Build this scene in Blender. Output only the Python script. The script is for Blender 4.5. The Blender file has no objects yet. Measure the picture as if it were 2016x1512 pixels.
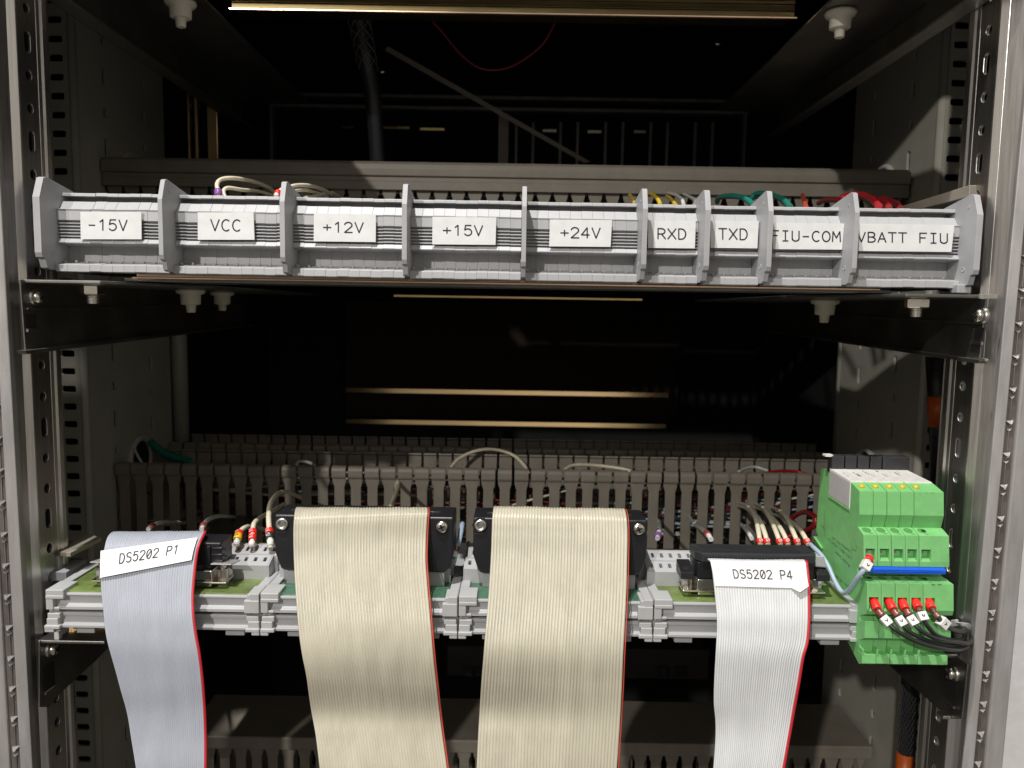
import bpy, bmesh, math, random
from mathutils import Vector, Matrix, noise
random.seed(11)
C = bpy.context.scene.collection
S = 0.001                       # everything below is written in millimetres
rad = math.radians

# ------------------------------------------------------------------ camera
F = 1514.0
PITCH, ROLL = rad(5.6), rad(0.92)
fwd = Vector((0, math.cos(PITCH), -math.sin(PITCH)))
up0 = Vector((0, math.sin(PITCH), math.cos(PITCH)))
r0 = Vector((1, 0, 0))
rt = r0 * math.cos(ROLL) + up0 * math.sin(ROLL)
up = -r0 * math.sin(ROLL) + up0 * math.cos(ROLL)
cam = bpy.data.cameras.new('camera')
cam.sensor_width = 36.0
cam.lens = 36.0 * F / 2016.0
cam.clip_start, cam.clip_end = 0.01, 50.0
cam.dof.use_dof = True
cam.dof.focus_distance = 0.36
cam.dof.aperture_fstop = 18.0
co = bpy.data.objects.new('camera', cam)
C.objects.link(co)
M = Matrix((rt, up, -fwd)).transposed().to_4x4()
co.matrix_world = M
bpy.context.scene.camera = co

# ------------------------------------------------------------------ world: a lit room in front of the open rack
W = bpy.data.worlds.new('World')
bpy.context.scene.world = W
W.use_nodes = True
nt = W.node_tree
nt.nodes.clear()
wo = nt.nodes.new('ShaderNodeOutputWorld')
bg = nt.nodes.new('ShaderNodeBackground')
tc = nt.nodes.new('ShaderNodeTexCoord')
sp = nt.nodes.new('ShaderNodeSeparateXYZ')
nt.links.new(tc.outputs['Generated'], sp.inputs[0])
rmp = nt.nodes.new('ShaderNodeValToRGB')
mr = nt.nodes.new('ShaderNodeMapRange')
mr.inputs['From Min'].default_value = -1.0
mr.inputs['From Max'].default_value = 1.0
nt.links.new(sp.outputs['Z'], mr.inputs['Value'])
nt.links.new(mr.outputs[0], rmp.inputs[0])
cr = rmp.color_ramp
cr.elements[0].position, cr.elements[0].color = 0.0, (0.13, 0.12, 0.11, 1)
cr.elements[1].position, cr.elements[1].color = 1.0, (0.42, 0.40, 0.37, 1)
for p_, c_ in ((0.36, (0.17, 0.156, 0.14, 1)), (0.47, (0.27, 0.25, 0.225, 1)), (0.56, (0.40, 0.36, 0.31, 1)), (0.72, (0.34, 0.33, 0.31, 1))):
    e = cr.elements.new(p_)
    e.color = c_
# uneven room: broad patches of wall, doorway and furniture
nz = nt.nodes.new('ShaderNodeTexNoise')
nz.inputs['Scale'].default_value = 2.3
nz.inputs['Detail'].default_value = 1.5
nt.links.new(tc.outputs['Generated'], nz.inputs['Vector'])
mr2 = nt.nodes.new('ShaderNodeMapRange')
mr2.inputs['From Min'].default_value, mr2.inputs['From Max'].default_value = 0.38, 0.62
mr2.inputs['To Min'].default_value, mr2.inputs['To Max'].default_value = 0.45, 1.5
nt.links.new(nz.outputs['Fac'], mr2.inputs['Value'])
mx = nt.nodes.new('ShaderNodeVectorMath')
mx.operation = 'SCALE'
nt.links.new(rmp.outputs[0], mx.inputs[0])
nt.links.new(mr2.outputs[0], mx.inputs['Scale'])
nt.links.new(mx.outputs[0], bg.inputs['Color'])
bg.inputs['Strength'].default_value = 1.12
nt.links.new(bg.outputs[0], wo.inputs[0])

# ------------------------------------------------------------------ lamps: one overhead, one farther off in the room
KA = Vector((0.62, 1.0, -3.2)).normalized()      # nearly overhead, from the front left
KB = Vector((0.43, 1.0, -0.50)).normalized()      # farther away and lower
def area(name, tgt, d, dist, size, power, col, sizey=None):
    l = bpy.data.lights.new(name, 'AREA')
    l.shape = 'RECTANGLE' if sizey else 'DISK'
    l.size = size
    if sizey:
        l.size_y = sizey
    l.energy = power
    l.color = col
    o = bpy.data.objects.new(name, l)
    C.objects.link(o)
    o.location = tgt - d * dist
    o.rotation_euler = d.to_track_quat('-Z', 'Y').to_euler()
    return o
area('ceiling_lamp', Vector((0, 0.36, -0.02)), KA, 1.6, 0.035, 30, (1.0, 0.985, 0.965))
area('room_lamp', Vector((0, 0.38, -0.02)), KB, 3.4, 0.07, 52, (1.0, 0.968, 0.925))

vs = bpy.context.scene.view_settings
bpy.context.scene.display_settings.display_device = 'sRGB'
vs.view_transform = 'Standard'
vs.look = 'None'
vs.exposure, vs.gamma = 0.0, 1.0
vs.use_curve_mapping = False
cy = bpy.context.scene.cycles
cy.use_denoising = True
cy.max_bounces = 8
cy.diffuse_bounces = 4
cy.glossy_bounces = 4
cy.caustics_reflective = False
cy.caustics_refractive = False
cy.sample_clamp_indirect = 4.0

# ------------------------------------------------------------------ measuring helpers (mm)
def ray(px, py):
    return fwd + rt * ((px - 1008.0) / F) + up * ((756.0 - py) / F)
def P(px, py, Y):
    d = ray(px, py)
    return d * (Y / d.y)
def Q(px, py, X):
    d = ray(px, py)
    return d * (X / d.x)
def H(px, py, Z):
    d = ray(px, py)
    return d * (Z / d.z)

# ------------------------------------------------------------------ materials
def mat(name, col, rough=0.5, metal=0.0, var=0.06, vs_=60.0, bump=0.0, bs=400.0, stretch=None, spec=0.5, coat=0.0, dirt=0.0):
    m = bpy.data.materials.new(name)
    m.use_nodes = True
    n = m.node_tree
    b = n.nodes['Principled BSDF']
    b.inputs['Metallic'].default_value = metal
    b.inputs['Specular IOR Level'].default_value = spec
    b.inputs['Coat Weight'].default_value = coat
    t = n.nodes.new('ShaderNodeTexCoord')
    mp = n.nodes.new('ShaderNodeMapping')
    n.links.new(t.outputs['Object'], mp.inputs[0])
    if stretch:
        mp.inputs['Scale'].default_value = stretch
    no = n.nodes.new('ShaderNodeTexNoise')
    no.inputs['Scale'].default_value = vs_
    no.inputs['Detail'].default_value = 6
    no.inputs['Roughness'].default_value = 0.62
    n.links.new(mp.outputs[0], no.inputs['Vector'])
    r = n.nodes.new('ShaderNodeValToRGB')
    lo = [max(0, c * (1 - var * 2)) for c in col]
    hi = [min(1, c * (1 + var * 1.4)) for c in col]
    r.color_ramp.elements[0].position, r.color_ramp.elements[0].color = 0.32, (*lo, 1)
    r.color_ramp.elements[1].position, r.color_ramp.elements[1].color = 0.66, (*hi, 1)
    n.links.new(no.outputs['Fac'], r.inputs[0])
    out = r.outputs[0]
    if dirt:
        n2 = n.nodes.new('ShaderNodeTexNoise')
        n2.inputs['Scale'].default_value = 900
        n2.inputs['Detail'].default_value = 3
        n.links.new(t.outputs['Object'], n2.inputs['Vector'])
        r2 = n.nodes.new('ShaderNodeValToRGB')
        r2.color_ramp.elements[0].position = 0.60
        r2.color_ramp.elements[1].position = 0.74
        n.links.new(n2.outputs['Fac'], r2.inputs[0])
        mm = n.nodes.new('ShaderNodeMix')
        mm.data_type = 'RGBA'
        ms = n.nodes.new('ShaderNodeMath')
        ms.operation = 'MULTIPLY'
        ms.inputs[1].default_value = dirt
        n.links.new(r2.outputs[0], ms.inputs[0])
        n.links.new(ms.outputs[0], mm.inputs['Factor'])
        n.links.new(out, mm.inputs['A'])
        mm.inputs['B'].default_value = (0.30, 0.27, 0.23, 1)
        out = mm.outputs['Result']
    n.links.new(out, b.inputs['Base Color'])
    mrr = n.nodes.new('ShaderNodeMapRange')
    mrr.inputs['To Min'].default_value = max(0.02, rough - 0.07)
    mrr.inputs['To Max'].default_value = min(1, rough + 0.09)
    n.links.new(no.outputs['Fac'], mrr.inputs['Value'])
    n.links.new(mrr.outputs[0], b.inputs['Roughness'])
    if bump:
        nb = n.nodes.new('ShaderNodeTexNoise')
        nb.inputs['Scale'].default_value = bs
        nb.inputs['Detail'].default_value = 4
        n.links.new(mp.outputs[0], nb.inputs['Vector'])
        bp = n.nodes.new('ShaderNodeBump')
        bp.inputs['Strength'].default_value = bump
        bp.inputs['Distance'].default_value = 0.0005
        n.links.new(nb.outputs['Fac'], bp.inputs['Height'])
        n.links.new(bp.outputs[0], b.inputs['Normal'])
    return m

ST = (14.0, 14.0, 0.5)
K = {
 'grey': mat('grey_polyamide', (0.41, 0.41, 0.415), 0.42, var=0.04, bump=0.05, bs=1500, dirt=0.10),
 'grey2': mat('grey_polyamide_plate', (0.40, 0.40, 0.41), 0.45, var=0.05, bump=0.05, bs=1500, dirt=0.14),
 'pale': mat('pale_grey_polyamide', (0.445, 0.445, 0.447), 0.42, var=0.04, bump=0.05, bs=1500, dirt=0.08),
 'profile': mat('grey_pvc_profile', (0.42, 0.42, 0.425), 0.38, var=0.04, stretch=(0.3, 5, 5), dirt=0.08),
 'duct': mat('warm_grey_pvc', (0.210, 0.186, 0.148), 0.5, var=0.06, bump=0.04, dirt=0.1),
 'paper': mat('white_label_tape', (0.80, 0.80, 0.79), 0.45, var=0.03, vs_=150),
 'ink': mat('black_ink', (0.02, 0.02, 0.03), 0.6),
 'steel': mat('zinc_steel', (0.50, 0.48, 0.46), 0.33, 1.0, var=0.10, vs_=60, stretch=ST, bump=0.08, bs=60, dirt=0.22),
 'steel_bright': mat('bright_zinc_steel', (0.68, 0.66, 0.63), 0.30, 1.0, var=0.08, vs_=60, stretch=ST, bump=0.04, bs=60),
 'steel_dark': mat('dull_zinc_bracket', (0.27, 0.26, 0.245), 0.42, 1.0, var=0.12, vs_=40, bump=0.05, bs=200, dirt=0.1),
 'alu': mat('brushed_aluminium_frame', (0.60, 0.585, 0.56), 0.42, 1.0, var=0.06, vs_=60, stretch=ST, bump=0.06, bs=70),
 'frame_grey': mat('grey_painted_frame', (0.40, 0.385, 0.37), 0.45, 0.35, var=0.09, vs_=30, stretch=(6, 6, 1), bump=0.05, bs=90, dirt=0.28),
 'groove': mat('brown_seal_groove', (0.16, 0.14, 0.125), 0.45, 0.3, var=0.15, vs_=50, dirt=0.2),
 'panel': mat('olive_grey_painted_sheet', (0.40, 0.385, 0.325), 0.45, var=0.05, vs_=40, bump=0.05, bs=700, dirt=0.1),
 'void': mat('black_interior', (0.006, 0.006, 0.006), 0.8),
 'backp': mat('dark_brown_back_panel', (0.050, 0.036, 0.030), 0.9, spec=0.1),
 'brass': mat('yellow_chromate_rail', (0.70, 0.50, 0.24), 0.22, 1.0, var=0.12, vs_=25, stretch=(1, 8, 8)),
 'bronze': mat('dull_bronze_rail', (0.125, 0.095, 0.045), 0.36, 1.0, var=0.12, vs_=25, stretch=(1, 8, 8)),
 'net': mat('dark_net_sleeve', (0.07, 0.066, 0.06), 0.5),
 'faint_red': mat('maroon_wire_pvc', (0.16, 0.008, 0.014), 0.5),
 'polish': mat('polished_yellow_rail', (0.80, 0.60, 0.34), 0.13, 1.0, var=0.10, vs_=12, stretch=(1, 8, 8)),
 'box_brown': mat('dark_brown_box', (0.062, 0.050, 0.043), 0.7),
 'copper': mat('pinkish_chromate_rail', (0.80, 0.56, 0.40), 0.24, 1.0, var=0.12, vs_=18, stretch=(1, 8, 8)),
 'nylon': mat('cream_nylon', (0.62, 0.58, 0.47), 0.45, var=0.05),
 'nickel': mat('nickel_plate', (0.72, 0.68, 0.60), 0.20, 1.0, var=0.08, vs_=80),
 'pcb': mat('olive_green_circuit_board', (0.150, 0.205, 0.058), 0.32, var=0.22, vs_=90, dirt=0.15),
 'pcb2': mat('blue_green_circuit_board', (0.060, 0.150, 0.090), 0.30, var=0.2, vs_=90, dirt=0.15),
 'black': mat('black_plastic', (0.013, 0.013, 0.015), 0.38, var=0.1, bump=0.15, bs=1800, dirt=0.03),
 'black_grey': mat('charcoal_plastic', (0.030, 0.030, 0.033), 0.42, var=0.1, bump=0.1, bs=1500),
 'cream_pvc': mat('cream_ribbon_pvc', (0.495, 0.458, 0.358), 0.30, var=0.05, vs_=25, stretch=(6, 6, 0.8), spec=0.55),
 'grey_pvc': mat('grey_ribbon_pvc', (0.375, 0.395, 0.445), 0.42, var=0.03, vs_=25, stretch=(6, 6, 0.8), spec=0.4),
 'white_pvc': mat('pale_ribbon_pvc', (0.60, 0.605, 0.605), 0.42, var=0.03, vs_=25, stretch=(6, 6, 0.8), spec=0.4),
 'red_pvc': mat('red_wire_pvc', (0.50, 0.018, 0.028), 0.35),
 'orange_pvc': mat('orange_red_wire_pvc', (0.50, 0.06, 0.03), 0.4),
 'cream_wire': mat('cream_wire_pvc', (0.68, 0.61, 0.46), 0.36, var=0.05),
 'white_wire': mat('grey_white_wire_pvc', (0.62, 0.62, 0.60), 0.36),
 'blue_wire': mat('pale_blue_wire_pvc', (0.38, 0.47, 0.58), 0.36),
 'black_wire': mat('black_wire_pvc', (0.022, 0.022, 0.022), 0.36, bump=0.05),
 'teal_wire': mat('teal_wire_pvc', (0.015, 0.17, 0.13), 0.38),
 'yellow_wire': mat('yellow_wire_pvc', (0.62, 0.42, 0.03), 0.38),
 'dk_red_wire': mat('dark_red_wire_pvc', (0.34, 0.012, 0.018), 0.36),
 'green': mat('green_polyamide', (0.19, 0.50, 0.175), 0.40, var=0.06, vs_=120, bump=0.04, bs=1200, dirt=0.06),
 'green_dk': mat('dark_green_polyamide', (0.085, 0.25, 0.075), 0.45, var=0.06),
 'green_ink': mat('dark_green_print', (0.035, 0.13, 0.04), 0.5),
 'relay_white': mat('ivory_relay_cover', (0.72, 0.70, 0.65), 0.36, var=0.06, vs_=140, dirt=0.25),
 'relay_side': mat('grey_relay_side', (0.50, 0.48, 0.47), 0.40, var=0.05),
 'led': mat('yellow_led_lens', (0.62, 0.45, 0.015), 0.12, var=0.05, coat=0.6),
 'blue': mat('blue_polyamide', (0.008, 0.105, 0.66), 0.36, var=0.05),
 'red': mat('red_sleeve', (0.80, 0.024, 0.018), 0.33, var=0.06),
 'dk_red': mat('dark_red_sleeve', (0.21, 0.045, 0.035), 0.4),
 'yellow': mat('yellow_sleeve', (0.80, 0.50, 0.01), 0.36),
 'purple': mat('purple_sleeve', (0.22, 0.07, 0.28), 0.4),
 'white': mat('white_polyamide', (0.76, 0.75, 0.71), 0.4, var=0.04),
 'brown': mat('brown_sleeve', (0.17, 0.06, 0.04), 0.4),
 'orange': mat('orange_heat_shrink', (0.55, 0.10, 0.012), 0.42, var=0.08),
 'braid': mat('black_braided_sleeve', (0.012, 0.012, 0.012), 0.3, var=0.2, bump=0.8, bs=900),
 'wall': mat('rough_white_plaster', (0.86, 0.86, 0.85), 0.85, var=0.03, vs_=90, bump=1.0, bs=160),
 'strap': mat('beige_strap', (0.28, 0.25, 0.205), 0.55),
 'grime': mat('dull_grey_metal', (0.30, 0.285, 0.27), 0.45, 0.6, var=0.12),
}

# ------------------------------------------------------------------ mesh builder
ORG = {}
class MB:
    def __init__(s):
        s.v, s.f, s.m, s.sm, s.mats = [], [], [], [], []
    def mi(s, m):
        m = K[m] if isinstance(m, str) else m
        if m not in s.mats:
            s.mats.append(m)
        return s.mats.index(m)
    def add(s, vs, fs, m, smooth=False):
        o = len(s.v)
        s.v += [Vector(a) for a in vs]
        k = s.mi(m)
        for f in fs:
            s.f.append([i + o for i in f])
            s.m.append(k)
            s.sm.append(smooth)
        return s
    def box(s, x0, x1, y0, y1, z0, z1, m):
        v = [(x, y, z) for z in (z0, z1) for y in (y0, y1) for x in (x0, x1)]
        return s.add(v, [(0, 2, 3, 1), (4, 5, 7, 6), (0, 1, 5, 4), (2, 6, 7, 3), (0, 4, 6, 2), (1, 3, 7, 5)], m)
    def prism(s, poly, axis, a, b, m, smooth=False):
        n = len(poly)
        def mk(p, t):
            return {'X': (t, p[0], p[1]), 'Y': (p[0], t, p[1]), 'Z': (p[0], p[1], t)}[axis]
        v = [mk(p, a) for p in poly] + [mk(p, b) for p in poly]
        fs = [tuple(range(n - 1, -1, -1)), tuple(range(n, 2 * n))]
        o = len(s.f)
        s.add(v, fs, m)
        s.add(v, [(i, (i + 1) % n, (i + 1) % n + n, i + n) for i in range(n)], m, smooth)
        return s
    def hexa(s, pts, m):          # eight corners: bottom four (ccw) then top four
        return s.add(pts, [(3, 2, 1, 0), (4, 5, 6, 7), (0, 1, 5, 4), (1, 2, 6, 5), (2, 3, 7, 6), (3, 0, 4, 7)], m)
    def tube(s, pts, r, m, n=10, caps=True):
        pts = [Vector(p) for p in pts]
        rr = r if isinstance(r, (list, tuple)) else [r] * len(pts)
        rings = []
        t0 = (pts[1] - pts[0]).normalized()
        ref = Vector((0, 0, 1)) if abs(t0.z) < 0.9 else Vector((1, 0, 0))
        nrm = (ref - t0 * ref.dot(t0)).normalized()
        for i, p in enumerate(pts):
            t = (pts[min(i + 1, len(pts) - 1)] - pts[max(i - 1, 0)]).normalized()
            nrm = (nrm - t * nrm.dot(t)).normalized()
            bn = t.cross(nrm)
            rings.append([p + (nrm * math.cos(2 * math.pi * k / n) + bn * math.sin(2 * math.pi * k / n)) * rr[i] for k in range(n)])
        v = [q for rg in rings for q in rg]
        fs = []
        for i in range(len(pts) - 1):
            for k in range(n):
                fs.append((i * n + k, i * n + (k + 1) % n, (i + 1) * n + (k + 1) % n, (i + 1) * n + k))
        s.add(v, fs, m, True)
        if caps:
            s.add(rings[0], [tuple(range(n - 1, -1, -1))], m)
            s.add(rings[-1], [tuple(range(n))], m)
        return s
    def lathe(s, c, ax, prof, m, n=20, smooth=True, ph=0.0):
        c, ax = Vector(c), Vector(ax).normalized()
        ref = Vector((0, 0, 1)) if abs(ax.z) < 0.9 else Vector((0, 1, 0))
        a = (ref - ax * ref.dot(ax)).normalized()
        b = ax.cross(a)
        v = []
        for r, t in prof:
            for k in range(n):
                g = 2 * math.pi * k / n + ph
                v.append(c + ax * t + (a * math.cos(g) + b * math.sin(g)) * r)
        fs = []
        for i in range(len(prof) - 1):
            for k in range(n):
                fs.append((i * n + k, i * n + (k + 1) % n, (i + 1) * n + (k + 1) % n, (i + 1) * n + k))
        s.add(v, fs, m, smooth)
        L = len(prof) - 1
        s.add(v[:n], [tuple(range(n - 1, -1, -1))], m)
        s.add(v[L * n:], [tuple(range(n))], m)
        return s
    def cell(s, f, u0, u1, v0, v1, hole, t, m):
        """a plate cell with one hole; f(u, v, w) -> point, w = depth"""
        if not hole:
            p = [f(u, v, w) for w in (0, t) for (u, v) in ((u0, v0), (u1, v0), (u1, v1), (u0, v1))]
            return s.hexa(p, m)
        uc = sum(h[0] for h in hole) / len(hole)
        vc = sum(h[1] for h in hole) / len(hole)
        n = len(hole)
        out = []
        for i in range(n):                      # n is a multiple of 8, so the corners are met exactly
            c_, s_ = math.cos(2 * math.pi * i / n), math.sin(2 * math.pi * i / n)
            k = 1 / max(abs(c_), abs(s_))
            out.append([uc + c_ * k * ((u1 - uc) if c_ > 0 else (uc - u0)), vc + s_ * k * ((v1 - vc) if s_ > 0 else (vc - v0))])
        vsx = [f(a, b, 0) for a, b in out] + [f(a, b, 0) for a, b in hole] + [f(a, b, t) for a, b in out] + [f(a, b, t) for a, b in hole]
        fs = []
        for i in range(n):
            j = (i + 1) % n
            fs += [(i, j, n + j, n + i), (2 * n + i, 3 * n + i, 3 * n + j, 2 * n + j), (n + i, n + j, 3 * n + j, 3 * n + i), (i, 2 * n + i, 2 * n + j, j)]
        return s.add(vsx, fs, m)
    def build(s, name, parent=None, bevel=0.0, seg=2, loc=None, fix=True):
        me = bpy.data.meshes.new(name)
        if parent is not None:
            org = ORG[parent.name]
        elif loc is not None:
            org = Vector(loc)
        else:
            xs, ys, zs = zip(*s.v)
            org = Vector(((min(xs) + max(xs)) / 2, (min(ys) + max(ys)) / 2, min(zs)))
        me.from_pydata([(v - org) * S for v in s.v], [], s.f)
        for m in s.mats:
            me.materials.append(m)
        for p, k, sm in zip(me.polygons, s.m, s.sm):
            p.material_index = k
            p.use_smooth = sm
        if fix:
            b = bmesh.new()
            b.from_mesh(me)
            bmesh.ops.remove_doubles(b, verts=b.verts, dist=2e-6)
            bmesh.ops.recalc_face_normals(b, faces=b.faces)
            b.to_mesh(me)
            b.free()
        o = bpy.data.objects.new(name, me)
        C.objects.link(o)
        if parent is not None:
            o.parent = parent
        else:
            o.location = org * S
        ORG[o.name] = org
        if bevel:
            bm = o.modifiers.new('edge', 'BEVEL')
            bm.width = bevel * S
            bm.segments = seg
            bm.limit_method = 'ANGLE'
            bm.angle_limit = rad(35)
        return o

def tag(o, label=None, cat=None, group=None, kind=None):
    if label: o['label'] = label
    if cat: o['category'] = cat
    if group: o['group'] = group
    if kind: o['kind'] = kind
    return o
def thing(name, label, cat, loc, group=None, kind=None):
    o = bpy.data.objects.new(name, None)
    C.objects.link(o)
    o.location = Vector(loc) * S
    o.empty_display_size = 0.01
    ORG[o.name] = Vector(loc)
    return tag(o, label, cat, group, kind)

def spline(pts, n=10):
    pts = [Vector(p) for p in pts]
    out = []
    for i in range(len(pts) - 1):
        p0, p1, p2, p3 = pts[max(i - 1, 0)], pts[i], pts[i + 1], pts[min(i + 2, len(pts) - 1)]
        for k in range(n):
            t = k / n
            out.append(0.5 * ((2 * p1) + (p2 - p0) * t + (2 * p0 - 5 * p1 + 4 * p2 - p3) * t * t + (3 * p1 - p0 - 3 * p2 + p3) * t ** 3))
    out.append(pts[-1])
    return out

# ------------------------------------------------------------------ single-stroke lettering
def arc(cx, cy, rx, ry, a0, a1, n=12):
    return [(cx + rx * math.cos(rad(a0 + (a1 - a0) * i / n)), cy + ry * math.sin(rad(a0 + (a1 - a0) * i / n))) for i in range(n + 1)]
G = {
 '-': [[(0.08, 0.46), (0.52, 0.46)]],
 '+': [[(0.02, 0.46), (0.58, 0.46)], [(0.30, 0.18), (0.30, 0.74)]],
 '1': [[(0.12, 0.78), (0.34, 1.0), (0.34, 0)]],
 '2': [arc(0.29, 0.72, 0.27, 0.28, 170, -25, 12) + [(0.02, 0.0), (0.58, 0.0)]],
 '4': [[(0.58, 0.30), (0.0, 0.30), (0.42, 1.0), (0.42, 0.0)]],
 '5': [[(0.53, 1.0), (0.12, 1.0), (0.06, 0.55)] + arc(0.29, 0.33, 0.28, 0.33, 130, -150, 14)],
 '0': [arc(0.3, 0.5, 0.27, 0.5, 0, 360, 20), [(0.14, 0.22), (0.46, 0.78)]],
 'V': [[(0.0, 1.0), (0.30, 0.0), (0.60, 1.0)]],
 'C': [arc(0.33, 0.5, 0.31, 0.5, 50, 310, 18)],
 'R': [[(0.04, 0), (0.04, 1.0), (0.30, 1.0)] + arc(0.30, 0.74, 0.26, 0.26, 90, -90, 10) + [(0.04, 0.48)], [(0.30, 0.48), (0.60, 0.0)]],
 'X': [[(0.0, 0), (0.6, 1.0)], [(0.0, 1.0), (0.6, 0.0)]],
 'D': [[(0.04, 0), (0.04, 1.0), (0.24, 1.0)] + arc(0.24, 0.5, 0.32, 0.5, 90, -90, 14) + [(0.04, 0)]],
 'T': [[(0.0, 1.0), (0.6, 1.0)], [(0.30, 1.0), (0.30, 0.0)]],
 'F': [[(0.05, 0), (0.05, 1.0), (0.56, 1.0)], [(0.05, 0.52), (0.46, 0.52)]],
 'I': [[(0.10, 1.0), (0.50, 1.0)], [(0.10, 0.0), (0.50, 0.0)], [(0.30, 0.0), (0.30, 1.0)]],
 'U': [[(0.04, 1.0), (0.04, 0.27)] + arc(0.30, 0.27, 0.26, 0.27, 180, 360, 12) + [(0.56, 1.0)]],
 'O': [arc(0.3, 0.5, 0.29, 0.5, 0, 360, 22)],
 'M': [[(0.0, 0), (0.04, 1.0), (0.30, 0.38), (0.56, 1.0), (0.60, 0)]],
 'B': [[(0.04, 0), (0.04, 1.0), (0.29, 1.0)] + arc(0.29, 0.76, 0.24, 0.24, 90, -90, 10) + [(0.04, 0.52)], [(0.29, 0.52)] + arc(0.29, 0.26, 0.28, 0.26, 90, -90, 10) + [(0.04, 0)]],
 'A': [[(0.0, 0), (0.30, 1.0), (0.60, 0)], [(0.11, 0.34), (0.49, 0.34)]],
 'S': [arc(0.30, 0.75, 0.25, 0.25, 30, 270, 14) + arc(0.30, 0.25, 0.27, 0.25, 90, -150, 14)],
 'P': [[(0.04, 0), (0.04, 1.0), (0.30, 1.0)] + arc(0.30, 0.73, 0.26, 0.27, 90, -90, 10) + [(0.04, 0.46)]],
 ' ': [],
}
def letters(mb, txt, f, sw, m='ink'):
    """f(u, v): u 0..1 along the text, v 0..1 up the cap height -> point; sw = stroke width in mm"""
    n = len(txt)
    gw = 1.0 / (n + (n - 1) * 0.30)
    adv = gw * 1.30
    for i, ch in enumerate(txt):
        for pl in G[ch]:
            pts = [f(i * adv + p[0] / 0.6 * gw, p[1]) for p in pl]
            nrm = (f(1, 0) - f(0, 0)).cross(f(0, 1) - f(0, 0)).normalized()
            for a, b in zip(pts, pts[1:]):
                d = (b - a)
                if d.length < 1e-6: continue
                d.normalize()
                sd = nrm.cross(d) * sw / 2
                a2, b2 = a - d * sw * 0.25, b + d * sw * 0.25
                mb.add([a2 + sd, a2 - sd, b2 - sd, b2 + sd], [(0, 1, 2, 3)], m)
def quad(tl, tr, br, bl):
    return lambda u, v: (bl * (1 - u) + br * u) * (1 - v) + (tl * (1 - u) + tr * u) * v

# =================================================================== the rack
rack = thing('equipment_rack', 'tall grey metal equipment rack with slotted posts and perforated mounting rails', 'equipment rack', (0, 400, -440))
ZT, ZB = 260.0, -440.0
def ell(uc, vc, a, b, n=24):
    return [(uc + a * math.cos(2 * math.pi * i / n), vc + b * math.sin(2 * math.pi * i / n)) for i in range(n)]
def obl(uc, vc, a, h, n=24):
    o = []
    for i in range(n):
        g = 2 * math.pi * i / n
        o.append((uc + a * math.cos(g), vc + a * math.sin(g) + (0 if abs(math.sin(g)) < 1e-6 else math.copysign(h, math.sin(g)))))
    return o
def rr(uc, vc, a, b, n=24, e=5.0):
    o = []
    for i in range(n):
        g = 2 * math.pi * i / n
        c_, s_ = math.cos(g), math.sin(g)
        o.append((uc + a * math.copysign(abs(c_) ** (2 / e), c_), vc + b * math.copysign(abs(s_) ** (2 / e), s_)))
    return o

XL = P(46, 340, 357).x
XR = P(1945, 340, 357).x
for sd, XF, zo in ((-1, XL, P(69, 279, 364).z), (1, XR, P(1929, 321, 364).z)):
    mb = MB()
    f = lambda u, v, w, XF=XF, sd=sd: Vector((XF + sd * w, u, v))
    pitch = 14.82
    k = -40
    z = zo + k * pitch
    while z < ZT:
        if z > ZB:
            hole = obl(364.4, z, 2.2, 2.6) if k % 3 == 0 else ell(364.4, z, 2.25, 2.3)
            mb.cell(f, 357, 371, z - pitch / 2, z + pitch / 2, hole, 1.6, 'steel')
        z += pitch
        k += 1
    # rolled rear lip of the rail
    lip = [(XF, 371), (XF - sd * 0.5, 373), (XF - sd * 1.2, 374.2), (XF - sd * 1.5, 376.6), (XF - sd * 1.2, 378.2), (XF + sd * 1.0, 378.8), (XF + sd * 1.6, 371)]
    mb.prism(lip, 'Z', ZB, ZT, 'steel_bright')
    # front fold of the rail
    fr = [(XF - sd * 0.15, 356.2), (XF - sd * 0.15, 357), (XF + sd * 1.6, 357), (XF + sd * 2.5, 353.6), (XF + sd * 2.2, 353.0)]
    mb.prism(fr, 'Z', ZB, ZT, 'steel_bright')
    mb.build('mounting_rail', rack, bevel=0.25)

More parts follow.
